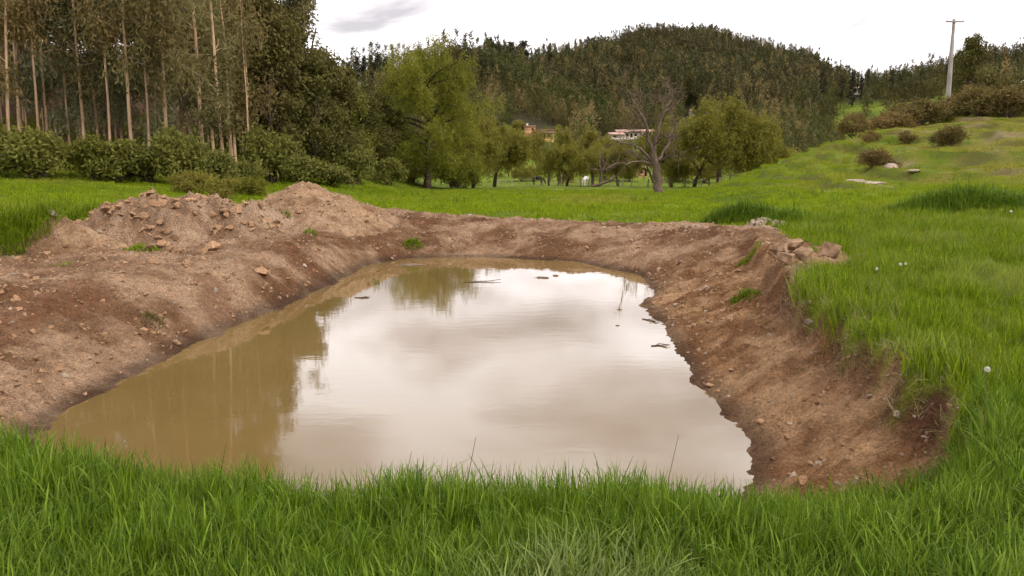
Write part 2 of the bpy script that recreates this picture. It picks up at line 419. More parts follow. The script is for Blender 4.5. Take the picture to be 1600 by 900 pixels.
def Hs(x, y):
    """surface height, heaps included"""
    x = np.atleast_1d(np.asarray(x, float)); y = np.atleast_1d(np.asarray(y, float))
    z = H(x, y)
    h = np.zeros_like(z)
    for f, (x0, x1, y0, y1) in HEAPS.values():
        m = (x > x0) & (x < x1) & (y > y0) & (y < y1)
        if m.any(): h[m] = np.maximum(h[m], f(x[m], y[m]))
    return z + h
def g1(x, y): return float(Hs(x, y)[0])

# ---- ground colours
def lerp(a, b, t): return np.asarray(a)[None, :] * (1 - t[:, None]) + np.asarray(b)[None, :] * t[:, None]
def dirt_colour(x, y, bank, dW):
    n1 = fbm(x * 0.55, y * 0.55, 201, 4); n2 = fbm(x * 2.3, y * 2.3, 202, 3)
    c = lerp((0.135, 0.068, 0.032), (0.340, 0.220, 0.135), sstep(-0.5, 0.7, n1 + 0.5 * n2))
    # redder subsoil at places, ochre on the right slope
    red = sstep(0.15, 0.75, fbm(x * 0.8 + 5, y * 0.8, 203, 3)) * 0.6
    c = c * (1 - red[:, None]) + np.array((0.150, 0.066, 0.032))[None] * red[:, None]
    rt = sstep(1.2, 2.2, x) * (1 - sstep(14, 18, y)) * 0.7
    oc = lerp((0.165, 0.076, 0.028), (0.375, 0.220, 0.105), sstep(-0.6, 0.8, n2 + 0.4 * n1))
    c = c * (1 - rt[:, None]) + oc * rt[:, None]
    # topsoil just below the sod on the right, painted darker for the overhang's shade
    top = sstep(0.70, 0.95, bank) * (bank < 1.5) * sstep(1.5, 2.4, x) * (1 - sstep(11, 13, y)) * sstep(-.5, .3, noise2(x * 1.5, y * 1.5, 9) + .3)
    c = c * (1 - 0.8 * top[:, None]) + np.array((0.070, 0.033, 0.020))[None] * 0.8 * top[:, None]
    # dry pale rim along the far crest and the left track
    rim = (sstep(0.8, 0.97, bank) * (1 - sstep(1.0, 2.2, x - 0.0) * 0.4) * sstep(16, 19, y) + 0.6 * (bank > 1.5)) * (0.55 + 0.45 * n2).clip(0, 1)
    rim = np.clip(rim, 0, 1) * 0.7
    c = c * (1 - rim[:, None]) + np.array((0.38, 0.26, 0.165))[None] * rim[:, None]
    # wet foot of the bank
    wet = sstep(-0.26, -0.05, dW + 0.06 * n2)
    wet = np.maximum(wet, 0.0)
    c = c * (1 - 0.52 * wet[:, None])
    return c, wet
def ground_colour(x, y, dirt, bank, dW):
    px, yy = zones(x, y)
    n = fbm(x / 6, y / 6, 301, 4); n2 = fbm(x / 1.2, y / 1.2, 302, 3)
    g = lerp((0.085, 0.130, 0.006), (0.155, 0.205, 0.010), sstep(-0.7, 0.7, n + 0.4 * n2))
    olive = sstep(0.0, 0.9, fbm(x / 14, y / 14, 303, 3) + 0.35 * n2) * sstep(40, 60, y) * 0.5
    kn = sstep(1180, 1300, px) * sstep(26, 34, y) * (1 - sstep(120, 140, y))
    olive = np.maximum(olive, kn * sstep(-0.3, 0.8, n2 + 0.6 * n + (px - 1400) / 300) * 0.85)
    g = g * (1 - olive[:, None]) + np.array((0.190, 0.170, 0.034))[None] * olive[:, None]
    bare = kn * sstep(0.38, 0.75, fbm(x / 3, y / 3, 305, 3) + sstep(1450, 1620, px) * 0.45)
    g = g * (1 - 0.7 * bare[:, None]) + np.array((0.26, 0.19, 0.12))[None] * 0.7 * bare[:, None]
    rs = riser(x, y) * .8
    g = g * (1 - rs[:, None]) + np.array((0.105, 0.090, 0.024))[None] * rs[:, None]
    # leaf litter under the wood on the left
    lit = sstep(0.6, 2.2, h_base(x, y)) * sstep(-16, -24, x) * sstep(40, 46, y) * (1 - sstep(105, 130, y))
    g = g * (1 - lit[:, None]) + np.array((0.150, 0.088, 0.048))[None] * lit[:, None]
    # wooded far slopes
    far = sstep(150, 200, y) * (1 - field_mask(x, y) * .95)
    g = g * (1 - far[:, None]) + np.array((0.036, 0.032, 0.016))[None] * far[:, None]
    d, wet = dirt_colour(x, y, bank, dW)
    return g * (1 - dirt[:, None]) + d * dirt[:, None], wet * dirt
def field_mask(x, y):
    """open pasture on the far slopes (world-space patches)"""
    px, yy = zones(x, y)
    wob = 14 * noise2(x / 30, y / 30, 77)
    a = sstep(515, 535, px + wob) * (1 - sstep(590, 610, px + wob)) * sstep(225, 240, yy) * (1 - sstep(296, 304, yy))
    b = sstep(770, 785, px + wob) * (1 - sstep(838, 852, px + wob)) * (1 - sstep(262, 280, yy))
    b = np.maximum(b, .45 * sstep(845, 855, px) * (1 - sstep(885, 895, px)) * (1 - sstep(285, 300, yy)))
    b = np.maximum(b, .45 * sstep(930, 945, px) * (1 - sstep(1035, 1050, px)) * (1 - sstep(275, 285, yy)))
    c = sstep(1285, 1310, px + wob) * (1 - sstep(1490, 1520, px + wob)) * (1 - sstep(400, 430, yy)) * sstep(-.25, -.05, noise2(x / 34, y / 34, 78) + .12)
    return np.clip(a + b + c + (1 - sstep(140, 185, yy)), 0, 1)

def axis(lo, hi, step, a, b, grow, mid=0, cap=.3):
    v = list(np.arange(lo, hi + step * .5, step)); s = step
    up = [v[-1]]
    while up[-1] < b: s = min(s * grow, cap if up[-1] < mid else 12.0); up.append(up[-1] + s)
    s = step; dn = [v[0]]
    while dn[-1] > a: s = min(s * grow, 12.0); dn.append(dn[-1] - s)
    return np.array(dn[:0:-1] + v + up[1:])
def ground_mat(name='earth_and_turf'):
    m, nt, out = mat_new(name)
    g = N(nt, 'ShaderNodeNewGeometry'); pos = g.outputs['Position']
    col = N(nt, 'ShaderNodeAttribute', attribute_name='col'); dr = N(nt, 'ShaderNodeAttribute', attribute_name='dirt'); wt = N(nt, 'ShaderNodeAttribute', attribute_name='wet')
    n1 = N(nt, 'ShaderNodeTexNoise', {'Vector': pos, 'Scale': 9.0, 'Detail': 5, 'Roughness': 0.68})
    n2 = N(nt, 'ShaderNodeTexNoise', {'Vector': pos, 'Scale': 48.0, 'Detail': 2, 'Roughness': 0.6})
    vo = N(nt, 'ShaderNodeTexVoronoi', {'Vector': pos, 'Scale': 26.0, 'Randomness': 1.0}, feature='F1')
    f1 = N(nt, 'ShaderNodeMapRange', {0: n1.outputs['Fac'], 1: 0.3, 2: 0.7, 3: 0.68, 4: 1.3})
    f2 = N(nt, 'ShaderNodeMapRange', {0: n2.outputs['Fac'], 1: 0.3, 2: 0.7, 3: 0.72, 4: 1.25})
    mu = N(nt, 'ShaderNodeMath', {0: f1.outputs[0], 1: f2.outputs[0]}, operation='MULTIPLY')
    hsv = N(nt, 'ShaderNodeHueSaturation', {'Color': col.outputs['Color'], 'Value': mu.outputs[0]})
    colr = hsv.outputs[0]
    hs = N(nt, 'ShaderNodeMath', {0: n1.outputs['Fac'], 1: n2.outputs['Fac']}, operation='ADD')
    hv = N(nt, 'ShaderNodeMath', {0: hs.outputs[0], 1: vo.outputs['Distance']}, operation='SUBTRACT')
    bp = N(nt, 'ShaderNodeBump', {'Height': hv.outputs[0], 'Strength': 0.9, 'Distance': 0.05})
    ro = N(nt, 'ShaderNodeMapRange', {0: wt.outputs['Fac'], 1: 0.0, 2: 1.0, 3: 0.95, 4: 0.85})
    p = N(nt, 'ShaderNodeBsdfPrincipled', {'Base Color': colr, 'Roughness': ro.outputs[0], 'Normal': bp.outputs[0]})
    p.inputs['Specular IOR Level'].default_value = 0.12
    nt.links.new(p.outputs[0], out.inputs[0])
    return m
M_GROUND = ground_mat()
def sheet(xs, ys):
    X, Y = np.meshgrid(xs, ys); x = X.ravel(); y = Y.ravel()
    nx, ny = len(xs), len(ys)
    i = (np.arange(ny - 1)[:, None] * nx + np.arange(nx - 1)[None, :]).ravel()
    return x, y, np.stack([i, i + 1, i + nx + 1, i + nx], 1)
gx, gy, gq = sheet(axis(-9.0, 5.8, 0.052, -900, 900, 1.07, 38, .28), axis(3.4, 25.2, 0.052, -60, 1400, 1.06, 64, .30))
gz, gd, gb, gw, gdd = H(gx, gy, fields=True)
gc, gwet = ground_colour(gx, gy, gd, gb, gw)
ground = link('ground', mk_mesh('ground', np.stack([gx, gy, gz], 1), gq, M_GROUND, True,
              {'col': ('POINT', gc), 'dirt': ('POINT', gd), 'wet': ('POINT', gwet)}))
ground['kind'] = 'structure'

# ---- water
def water_mat():
    m, nt, out = mat_new('muddy_water')
    g = N(nt, 'ShaderNodeNewGeometry')
    mp = N(nt, 'ShaderNodeMapping', {0: g.outputs['Position'], 'Scale': (1.0, 2.2, 1.0)})
    n = N(nt, 'ShaderNodeTexNoise', {'Vector': mp.outputs[0], 'Scale': 2.6, 'Detail': 4, 'Roughness': 0.55})
    n2 = N(nt, 'ShaderNodeTexNoise', {'Vector': g.outputs['Position'], 'Scale': 0.35, 'Detail': 3})
    col = ramp(nt, n2.outputs['Fac'], [(0.35, (0.140, 0.092, 0.030)), (0.65, (0.160, 0.106, 0.038))])
    bp = N(nt, 'ShaderNodeBump', {'Height': n.outputs['Fac'], 'Strength': 0.014, 'Distance': 0.05})
    p = N(nt, 'ShaderNodeBsdfPrincipled', {'Base Color': col, 'Roughness': 0.025, 'IOR': 1.47, 'Normal': bp.outputs[0]})
    nt.links.new(p.outputs[0], out.inputs[0])
    return m
wx, wy, wq = sheet(np.linspace(-6.0, 4.0, 60), np.linspace(3.8, 21.5, 110))
ww, _ = poly_dist(wx, wy, WATER)
wv = np.stack([wx, wy, np.full_like(wx, WZ)], 1)
keep = (ww[wq] > -0.55).any(1)
used = np.unique(wq[keep]); remap = np.zeros(len(wx), int); remap[used] = np.arange(len(used))
water = link('water', mk_mesh('water', wv[used], remap[wq[keep]], water_mat(), True)); water['kind'] = 'structure'

# ---- heaps of spoil
def heap(key, name, label, cat, step, tone, group=None):
    f, (x0, x1, y0, y1) = HEAPS[key]
    x, y, q = sheet(np.arange(x0, x1 + step, step), np.arange(y0, y1 + step, step))
    h = f(x, y); zg, d_, b_, w_ = H(x, y, fields=True)[:4]
    c, _ = dirt_colour(x, y, np.full_like(x, 2.0), np.full_like(x, -5.0))
    c = c * np.asarray(tone)[None]
    kp = (h[q] > -0.1).any(1)
    z = zg + np.where(h > -0.1, h, -0.06)
    us = np.unique(q[kp]); rm = np.zeros(len(x), int); rm[us] = np.arange(len(us))
    cx, cy = (x0 + x1) / 2, (y0 + y1) / 2; cz = float(H(cx, cy)[0])
    V = np.stack([x - cx, y - cy, z - cz], 1)[us]
    o = link(name, mk_mesh(name, V, rm[q[kp]], M_GROUND, True, {'col': ('POINT', c[us]), 'dirt': ('POINT', np.ones(len(us))), 'wet': ('POINT', np.zeros(len(us)))}), None, (cx, cy, cz))
    return tag(o, label, cat, group)
mound_main = heap('main', 'earth_mound', 'long cloddy heap of brown spoil on the left, in front of the wood', 'earth mound', 0.045, (1.12, 1.16, 1.22))
mound_peak = heap('peak', 'earth_mound', 'peaked pale earth heap at the far left corner of the pond', 'earth mound', 0.06, (1.08, 1.05, 1.0))
mound_sand = heap('sand', 'sand_pile', 'small smooth pale sand pile beside the tall grass at the left', 'sand pile', 0.05, (1.15, 1.15, 1.1))

# ================================================================== SCATTERED STUFF (grass, gravel, far forest)
def gn_scatter(name, pts, rot, scl, vid, protos, patch=None):
    """one object: instances of the proto meshes on points"""
    me = bpy.data.meshes.new(name); n = len(pts)
    me.vertices.add(n); me.vertices.foreach_set('co', np.asarray(pts, np.float32).ravel())
    a = me.attributes.new('rot', 'FLOAT_VECTOR', 'POINT'); a.data.foreach_set('vector', np.asarray(rot, np.float32).ravel())
    a = me.attributes.new('scl', 'FLOAT', 'POINT'); a.data.foreach_set('value', np.asarray(scl, np.float32))
    a = me.attributes.new('vid', 'INT', 'POINT'); a.data.foreach_set('value', np.asarray(vid, np.int32))
    a = me.attributes.new('patch', 'FLOAT', 'POINT'); a.data.foreach_set('value', np.asarray(patch if patch is not None else np.zeros(n), np.float32))
    o = link(name, me)
    col = bpy.data.collections.new(name + '_kit')
    for k, p in enumerate(protos):
        col.objects.link(bpy.data.objects.new('%s_kit_%02d' % (name, k), p))
    ng = bpy.data.node_groups.new(name, 'GeometryNodeTree')
    ng.interface.new_socket('Geometry', in_out='INPUT', socket_type='NodeSocketGeometry')
    ng.interface.new_socket('Geometry', in_out='OUTPUT', socket_type='NodeSocketGeometry')
    gi = ng.nodes.new('NodeGroupInput'); go = ng.nodes.new('NodeGroupOutput')
    ip = ng.nodes.new('GeometryNodeInstanceOnPoints'); ci = ng.nodes.new('GeometryNodeCollectionInfo')
    ci.inputs['Collection'].default_value = col
    ci.inputs['Separate Children'].default_value = True; ci.inputs['Reset Children'].default_value = True
    def na(nm, t):
        q = ng.nodes.new('GeometryNodeInputNamedAttribute'); q.data_type = t; q.inputs['Name'].default_value = nm
        return q.outputs['Attribute']
    ng.links.new(gi.outputs[0], ip.inputs['Points'])
    ng.links.new(ci.outputs[0], ip.inputs['Instance'])
    ip.inputs['Pick Instance'].default_value = True
    ng.links.new(na('vid', 'INT'), ip.inputs['Instance Index'])
    e2r = ng.nodes.new('FunctionNodeEulerToRotation'); ng.links.new(na('rot', 'FLOAT_VECTOR'), e2r.inputs[0])
    ng.links.new(e2r.outputs[0], ip.inputs['Rotation'])
    ng.links.new(na('scl', 'FLOAT'), ip.inputs['Scale'])
    ng.links.new(ip.outputs[0], go.inputs[0])
    md = o.modifiers.new('scatter', 'NODES'); md.node_group = ng
    return o

def blades(rng, n, rad, h0, h1, w, bend, levels=(0, .38, .72), base=None, lean=0.25, fall=1.0):
    """n curved grass blades; returns V, Q, T, tint per face"""
    h = rng.uniform(h0, h1, n) * fall; az = rng.uniform(0, 2 * math.pi, n)
    if base is None:
        r = rad * np.sqrt(rng.uniform(0, 1, n)); a = rng.uniform(0, 2 * math.pi, n)
        base = np.stack([r * np.cos(a), r * np.sin(a), np.full(n, -0.02)], 1)
    d = np.stack([np.cos(az), np.sin(az), np.zeros(n)], 1)
    sd = np.stack([-np.sin(az + rng.normal(0, .5, n)), np.cos(az), np.zeros(n)], 1)
    b = np.abs(rng.normal(0, bend, n)) + 0.03; l0 = rng.normal(0, lean * .6, n)
    w_ = w * rng.uniform(.6, 1.25, n)
    lv = list(levels) + [1.0]; V = []
    for k, t in enumerate(lv):
        out = h * (l0 * t + b * t * t); up = h * (t - 0.42 * b * t ** 3)
        c = base + d * out[:, None] + np.array([0, 0, 1.0])[None] * up[:, None]
        if k < len(levels):
            ww = w_ * (1.0 if k == 0 else (1.0 - 0.75 * max(0, t - .3)))
            V.append(c - sd * ww[:, None] / 2); V.append(c + sd * ww[:, None] / 2)
        else: V.append(c)
    m = len(V); V = np.stack(V, 1).reshape(-1, 3); o = np.arange(n)[:, None] * m
    Q = np.concatenate([o + np.array([[2 * k, 2 * k + 1, 2 * k + 3, 2 * k + 2]]) for k in range(len(levels) - 1)], 0)
    k = 2 * (len(levels) - 1)
    T = o + np.array([[k, k + 1, k + 2]])
    tn = np.clip(rng.beta(1.6, 2.2, n), 0, 1)
    return V, Q, T, np.concatenate([np.tile(tn, len(levels) - 1), tn])
def blade_mesh(name, rng, mat, *a, **k):
    V, Q, T, tn = blades(rng, *a, **k)
    return mk_mesh(name, V, [Q, T], mat, True, {'tint': ('FACE', tn)})
rng = np.random.default_rng(7)
M_GRASS = leaf_mat('grass_blades', (0.058, 0.115, 0.003), (0.290, 0.365, 0.012), 0.42, dry=(0.285, 0.310, 0.070), rough=0.42)
M_GRASS_FAR = leaf_mat('meadow_blades', (0.130, 0.195, 0.004), (0.300, 0.370, 0.012), 0.42, dry=(0.300, 0.270, 0.045), rough=0.5)
M_GRASS_TALL = leaf_mat('tall_grass_blades', (0.050, 0.110, 0.005), (0.185, 0.275, 0.016), 0.4, rough=0.45)
M_GRASS_DRY = leaf_mat('dry_straw', (0.20, 0.17, 0.07), (0.40, 0.34, 0.17), 0.3)
M_GRASS_NEAR = leaf_mat('foreground_blades', (0.046, 0.104, 0.008), (0.255, 0.360, 0.040), 0.42, dry=(0.265, 0.315, 0.110), rough=0.42)
kit_long = [blade_mesh('long_tuft', rng, M_GRASS_NEAR, 12, .07, .14, .36, .0095, .42, levels=(0, .3, .58, .82)) for _ in range(6)]
kit_up = [blade_mesh('upright_tuft', rng, M_GRASS_TALL, 9, .05, .18, .38, .006, .14, levels=(0, .35, .7)) for _ in range(3)]
kit_mid = [blade_mesh('mid_tuft', rng, M_GRASS, 20, .11, .09, .24, .007, .36) for _ in range(6)]
kit_far = [blade_mesh('meadow_tuft', rng, M_GRASS_FAR, 44, .33, .05, .13, .018, .4, levels=(0, .5)) for _ in range(5)]
kit_dead = [blade_mesh('dead_wisp', rng, M_GRASS_DRY, 6, .05, .10, .26, .005, .5, lean=.5) for _ in range(2)]
kit_tall = [blade_mesh('tall_tuft', rng, M_GRASS_TALL, 34, .16, .22, .52, .010, .42) for _ in range(5)]

def grow(n, x0, x1, y0, y1, keep):
    x = rng.uniform(x0, x1, n); y = rng.uniform(y0, y1, n)
    z, d, b, w, dd = H(x, y, fields=True)
    k = keep(x, y, d, b, w, dd)
    return x[k], y[k], z[k], dd[k]
def frustum(x, y, m=1.5): return np.abs(x) < 0.62 * y + m
def stuff(o, label, cat):
    o['kind'] = 'stuff'; o['label'] = label; o['category'] = cat; return o
def emit(name, parts, label):
    P = np.concatenate([p[0] for p in parts]); Rr = np.concatenate([p[1] for p in parts]); S = np.concatenate([p[2] for p in parts])
    Vv = np.concatenate([p[3] for p in parts]); Pa = np.concatenate([p[4] for p in parts])
    return P, Rr, S, Vv, Pa
def tilt(n, a=0.12): return np.stack([rng.normal(0, a, n), rng.normal(0, a, n), rng.uniform(0, 6.28, n)], 1)

# foreground strip of long grass at the near edge of the pond
x, y, z, dd = grow(26000, -5.5, 5.0, 1.6, 5.2, lambda x, y, d, b, w, dd: (d < .5) & (w < -.75) & frustum(x, y, 1.2))
n = len(x); up = rng.uniform(0, 1, n) < 0.15 + 0.45 * sstep(2.8, 3.4, y)
pale = 0.75 * sstep(0.0, 0.6, noise2(x * .8 + 3, y * .8, 5) + 0.55 * np.exp(-((x - 0.3) / 0.9) ** 2) - .2) * (1 - sstep(2.9, 3.4, y))
sc = (0.62 + 0.26 * sstep(-1.2, -2.6, x) + 0.06 * sstep(1.0, 2.2, x) + 0.22 * noise2(x * 1.6, y * 1.6, 6)) * rng.uniform(.65, 1.3, n)
near_grass = gn_scatter('foreground_grass', np.stack([x, y, z], 1), tilt(n, .16), sc, np.where(rng.uniform(0, 1, n) < .035, 9 + rng.integers(0, 2, n), np.where(up, 6 + rng.integers(0, 3, n), rng.integers(0, 6, n))), kit_long + kit_up + kit_dead, pale)
stuff(near_grass, 'long fresh grass along the near edge of the pond', 'grass')
# turf right of the pond
x, y, z, dd = grow(52000, 1.5, 16, 3.3, 26, lambda x, y, d, b, w, dd: (d < .35) & frustum(x, y) & (w < -.5))
pr = np.clip(7.5 / y, 0.25, 1) * (1 - sstep(15, 24, y)); k = rng.uniform(0, 1, len(x)) < pr; x, y, z, dd = x[k], y[k], z[k], dd[k]; n = len(x)
rimg = np.exp(-(dd / 0.45) ** 2)
sc = np.clip(.80 + 0.30 * noise2(x / 1.1, y / 1.1, 8) + .45 * noise2(x / .42, y / .42, 9), .35, 1.6) * rng.uniform(.75, 1.25, n) * (1 + 0.30 * rimg * (1 - sstep(9.5, 11.5, y))) * np.clip(.72 + y / 34, .8, 1.3)
right_grass = gn_scatter('bank_grass', np.stack([x, y, z], 1), tilt(n, .2), sc, np.where(rng.uniform(0, 1, n) < .03 + .10 * rimg, 6 + rng.integers(0, 2, n), rng.integers(0, 6, n)), kit_mid + kit_dead, np.clip(0.55 * sstep(.0, .8, noise2(x / 2.3, y / 2.3, 11)) + .35 * sstep(0, .7, noise2(x / .6, y / .6, 18)), 0, .85))
stuff(right_grass, 'thick green turf to the right of the pond', 'grass')
# meadow beyond the pond and left behind the heaps
x, y, z, dd = grow(60000, -32, 48, 12.5, 66, lambda x, y, d, b, w, dd: (d < .3) & frustum(x, y, 2) & ((x < -4) | (y > 20) | ((x > 4) & (y > 15))) & (h_base(x, y) < 4.2))
k = rng.uniform(0, 1, len(x)) < np.clip(26 / y, .25, 1); x, y, z, dd = x[k], y[k], z[k], dd[k]
px_, _ = zones(x, y)
k = ~((px_ > 1250) & (y > 30) & (rng.uniform(0, 1, len(x)) < .35)) & (riser(x, y) < .35); x, y, z, px_ = x[k], y[k], z[k], px_[k]; n = len(x)
sc = np.clip(1.0 + 0.5 * noise2(x / 2.5, y / 2.5, 8), .5, 2) * rng.uniform(.7, 1.2, n) * np.where((y < 24) & (x < -4), 1.25, 1.0)
pa = np.clip(0.55 * sstep(.0, .9, fbm(x / 7, y / 7, 12, 2)) + sstep(1220, 1450, px_) * sstep(28, 40, y) * (.45 + .8 * sstep(-.4, .5, fbm(x / 4, y / 4, 19, 3))), 0, 1)
clump = rng.uniform(0, 1, n) < .10 * sstep(.15, .6, fbm(x / 3, y / 3, 29, 3)) + .012
sc = np.where(clump, rng.uniform(.35, .8, n), sc)
meadow = gn_scatter('meadow_grass', np.stack([x, y, z], 1), tilt(n, .12), sc, np.where(clump, 5 + rng.integers(0, 5, n), rng.integers(0, 5, n)), kit_far + kit_tall, pa)
stuff(meadow, 'grazed green meadow grass behind the pond', 'grass')

# ================================================================== TREES
def unit(v): return v / (np.linalg.norm(v, axis=-1, keepdims=True) + 1e-9)
def leaf_cloud(rng, C, each, spread, L, W, droop=0.4, tone=None):
    """rhombic leaves strewn round the clump centres C"""
    C = np.asarray(C, float); n = len(C) * each
    c = np.repeat(C, each, 0) + rng.normal(0, 1, (n, 3)) * np.asarray(spread)
    d = unit(rng.normal(0, 1, (n, 3)) * (1 - droop) + np.array([0, 0, -1.0]) * droop * rng.uniform(.6, 1.4, (n, 1)))
    s = unit(np.cross(d, rng.normal(0, 1, (n, 3))))
    l = L * rng.uniform(.6, 1.35, (n, 1)); w = W * rng.uniform(.7, 1.3, (n, 1))
    V = np.stack([c, c + d * l * .45 + s * w / 2, c + d * l, c + d * l * .45 - s * w / 2], 1).reshape(-1, 3)
    Q = np.arange(n * 4).reshape(-1, 4)
    if tone is None: tone = rng.uniform(0, 1, len(C))
    tn = np.clip(np.repeat(tone, each) * .6 + rng.uniform(0, 1, n) * .4, 0, 1)
    return V, Q, tn
class Leaves:
    def __init__(s): s.V = []; s.Q = []; s.t = []; s.n = 0
    def add(s, V, Q, t): s.V.append(V); s.Q.append(Q + s.n); s.t.append(t); s.n += len(V)
    def mesh(s, name, mat): return mk_mesh(name, np.concatenate(s.V), [np.concatenate(s.Q)], mat, False, {'tint': ('FACE', np.concatenate(s.t))})
def limb(rng, p, d, L, n, wob, grav=0.0):
    pts = [np.asarray(p, float)]; d = unit(np.asarray(d, float))
    for k in range(n):
        d = unit(d + rng.normal(0, wob, 3) + np.array([0, 0, grav])); pts.append(pts[-1] + d * L / n)
    return np.array(pts)
M_BARK_EUC = plain_mat('pale_bark', (0.26, 0.155, 0.09), (0.56, 0.40, 0.26), 1.5, stretch=(4, 4, .5), bump=.3, dist=.02)
M_BARK_DARK = plain_mat('dark_bark', (0.045, 0.032, 0.022), (0.11, 0.08, 0.055), 4, stretch=(3, 3, .8), bump=.5, dist=.03)
M_BARK_GREY = plain_mat('weathered_bark', (0.070, 0.048, 0.034), (0.20, 0.145, 0.105), 5, stretch=(3, 3, .7), bump=.6, dist=.03)
M_EUC = leaf_mat('eucalyptus_leaves', (0.095, 0.084, 0.026), (0.265, 0.235, 0.092), .38, warm=(0.230, 0.135, 0.055))
M_EUC_BLUE = leaf_mat('grey_green_leaves', (0.100, 0.110, 0.050), (0.280, 0.290, 0.170), .35, warm=(0.16, 0.15, 0.06))
M_BUSH = leaf_mat('bush_leaves', (0.090, 0.096, 0.014), (0.275, 0.270, 0.048), .35, warm=(0.10, 0.10, 0.035))
M_DENSE = leaf_mat('dark_tree_leaves', (0.056, 0.056, 0.012), (0.175, 0.165, 0.038), .3, warm=(0.10, 0.075, 0.028))
M_WILLOW = leaf_mat('willow_leaves', (0.105, 0.120, 0.012), (0.310, 0.312, 0.040), .4)
M_WILLOW2 = leaf_mat('olive_willow_leaves', (0.120, 0.120, 0.014), (0.300, 0.285, 0.042), .4, warm=(0.17, 0.13, 0.035))
M_CON = leaf_mat('pine_needles', (0.022, 0.026, 0.012), (0.070, 0.074, 0.034), .2, warm=(0.055, 0.045, 0.022))
M_HILL = leaf_mat('hill_forest_leaves', (0.026, 0.029, 0.009), (0.092, 0.090, 0.026), .2, warm=(0.062, 0.046, 0.018), dry=(0.066, 0.076, 0.018))
M_SHRUB = leaf_mat('dry_shrub_leaves', (0.070, 0.064, 0.016), (0.190, 0.165, 0.045), .3, warm=(0.210, 0.115, 0.045))

def euc_meshes(rng, ht, bare, rad, nbr, mat, curve=0.5, each=26):
    """tall slender eucalyptus: returns trunk mesh, crown mesh"""
    k = 12; t = np.linspace(0, 1, k)
    wob = np.cumsum(rng.normal(0, curve / k, (k, 2)), 0); wob -= wob[0]
    wob = wob * (t ** .7)[:, None] * 1.3
    P = np.stack([wob[:, 0], wob[:, 1], t * ht - .3], 1); Rr = rad * (1 - .86 * t) + rad * .45 * np.exp(-t * 30)
    tb = MB(); tb.tube(P, Rr, 7)
    lv = Leaves(); C = []; tone = []
    for b in range(nbr):
        z = bare + (ht - bare) * rng.uniform(0, 1) ** 1.35; i = np.interp(z + .3, P[:, 2] + .3, np.arange(k)); p = np.array([np.interp(i, np.arange(k), P[:, j]) for j in range(3)])
        a = rng.uniform(0, 6.283); L = rng.uniform(.9, 2.6) * (1 - .45 * (z / ht)); el = rng.uniform(.15, 1.0)
        L *= np.interp(z, [bare, bare + 2, ht], [.6, 1, .6])
        pts = limb(rng, p, (math.cos(a), math.sin(a), el), L, 4, .18, .0)
        tb.tube(pts, np.linspace(.035, .010, 5) * (rad / .11), 4, False)
        tn = rng.uniform(0, 1)
        for q in (2, 3, 4):
            C.append(pts[q]); tone.append(np.clip(tn + rng.normal(0, .15), 0, 1))
            if rng.uniform() < .6: C.append(pts[q] + rng.normal(0, .35, 3) + [0, 0, -.25]); tone.append(tn)
    lv.add(*leaf_cloud(rng, C, each, (.30, .30, .34), .30, .085, .55, np.array(tone)))
    return tb.mesh('trunk', M_BARK_EUC, True), lv.mesh('crown', mat)
def tree_from(name, label, cat, meshes, loc, rz=0, scale=1, group=None, parts=('trunk', 'crown')):
    o = thing(name, label, cat, loc, rz, group, scale)
    for pn, me in zip(parts, meshes): link(pn, me, o)
    return o
rng = np.random.default_rng(11)
EUC = [euc_meshes(rng, h, b, r, nb, mt, cv) for h, b, r, nb, mt, cv in
       [(19, 2.8, .085, 28, M_EUC, .9), (21, 3.6, .09, 26, M_EUC, .5), (18, 2.2, .075, 34, M_EUC_BLUE, 1.0), (22, 4.6, .095, 24, M_EUC, .6), (17, 1.6, .065, 36, M_EUC_BLUE, 1.2), (20, 2.4, .08, 32, M_EUC, .8), (19, 6.0, .07, 16, M_EUC, .8), (20, 7.0, .062, 14, M_EUC, 1.0)]]
# front row: column of the foot, depth, variant, turn, scale, what sets it apart
front = [(15,42,0,0.2,1.0,'curved pale eucalyptus trunk, leftmost at the edge of the wood'),
         (38,46,2,1.2,1.0,'thin bowed eucalyptus just right of the leftmost curved trunk'),
         (112,46,4,2.0,1.0,'slender leafy eucalyptus third from the left edge of the wood'),
         (135,45,1,3.0,1.0,'straight pale eucalyptus trunk left of the pair over the low bushes'),
         (157,47,2,4.1,1.05,'slim leaning eucalyptus beside the straight pale trunk'),
         (208,43,3,5.2,1.0,'thickest straight eucalyptus trunk rising over the left part of the wood edge'),
         (246,46,4,0.9,.95,'thin forked eucalyptus leaning right, left of the tall reddish trunk'),
         (263,44,1,1.9,1.05,'tall reddish eucalyptus trunk leaning right in the middle of the wood edge'),
         (318,42,3,2.7,1.0,'pale eucalyptus trunk standing free in a dark gap right of the wood middle'),
         (336,47,0,3.6,1.0,'slender eucalyptus behind the gap, between two paler trunks'),
         (351,41,5,4.4,1.0,'rightmost pale leaning eucalyptus trunk at the wood edge above the bushes'),
         (392,50,5,5.5,.9,'leafy eucalyptus at the right end of the front row of trunks'),
         (75,50,5,0.4,1.0,'eucalyptus half hidden behind the second and third trunks from the left'),
         (290,50,2,2.2,1.0,'grey-green eucalyptus behind the tall reddish trunk'),
         (185,51,4,1.5,1.0,'low-branched eucalyptus behind the slim leaning one'),]
for k, (px, Y, v, rz, sc, lab) in enumerate(front):
    xx = colx(px, Y); o = tree_from('eucalyptus_tree', lab, 'tree', EUC[v], (xx, Y, g1(xx, Y) - .1), rz, sc, 'eucalyptus trees at the front of the left wood')
    o.rotation_euler[1] = R_([3, 2, 0, 0, 1.5, 0, 4, 3, .5, 1, 3, 1, 0, 0, 0][k])
nb = 0; spots = []
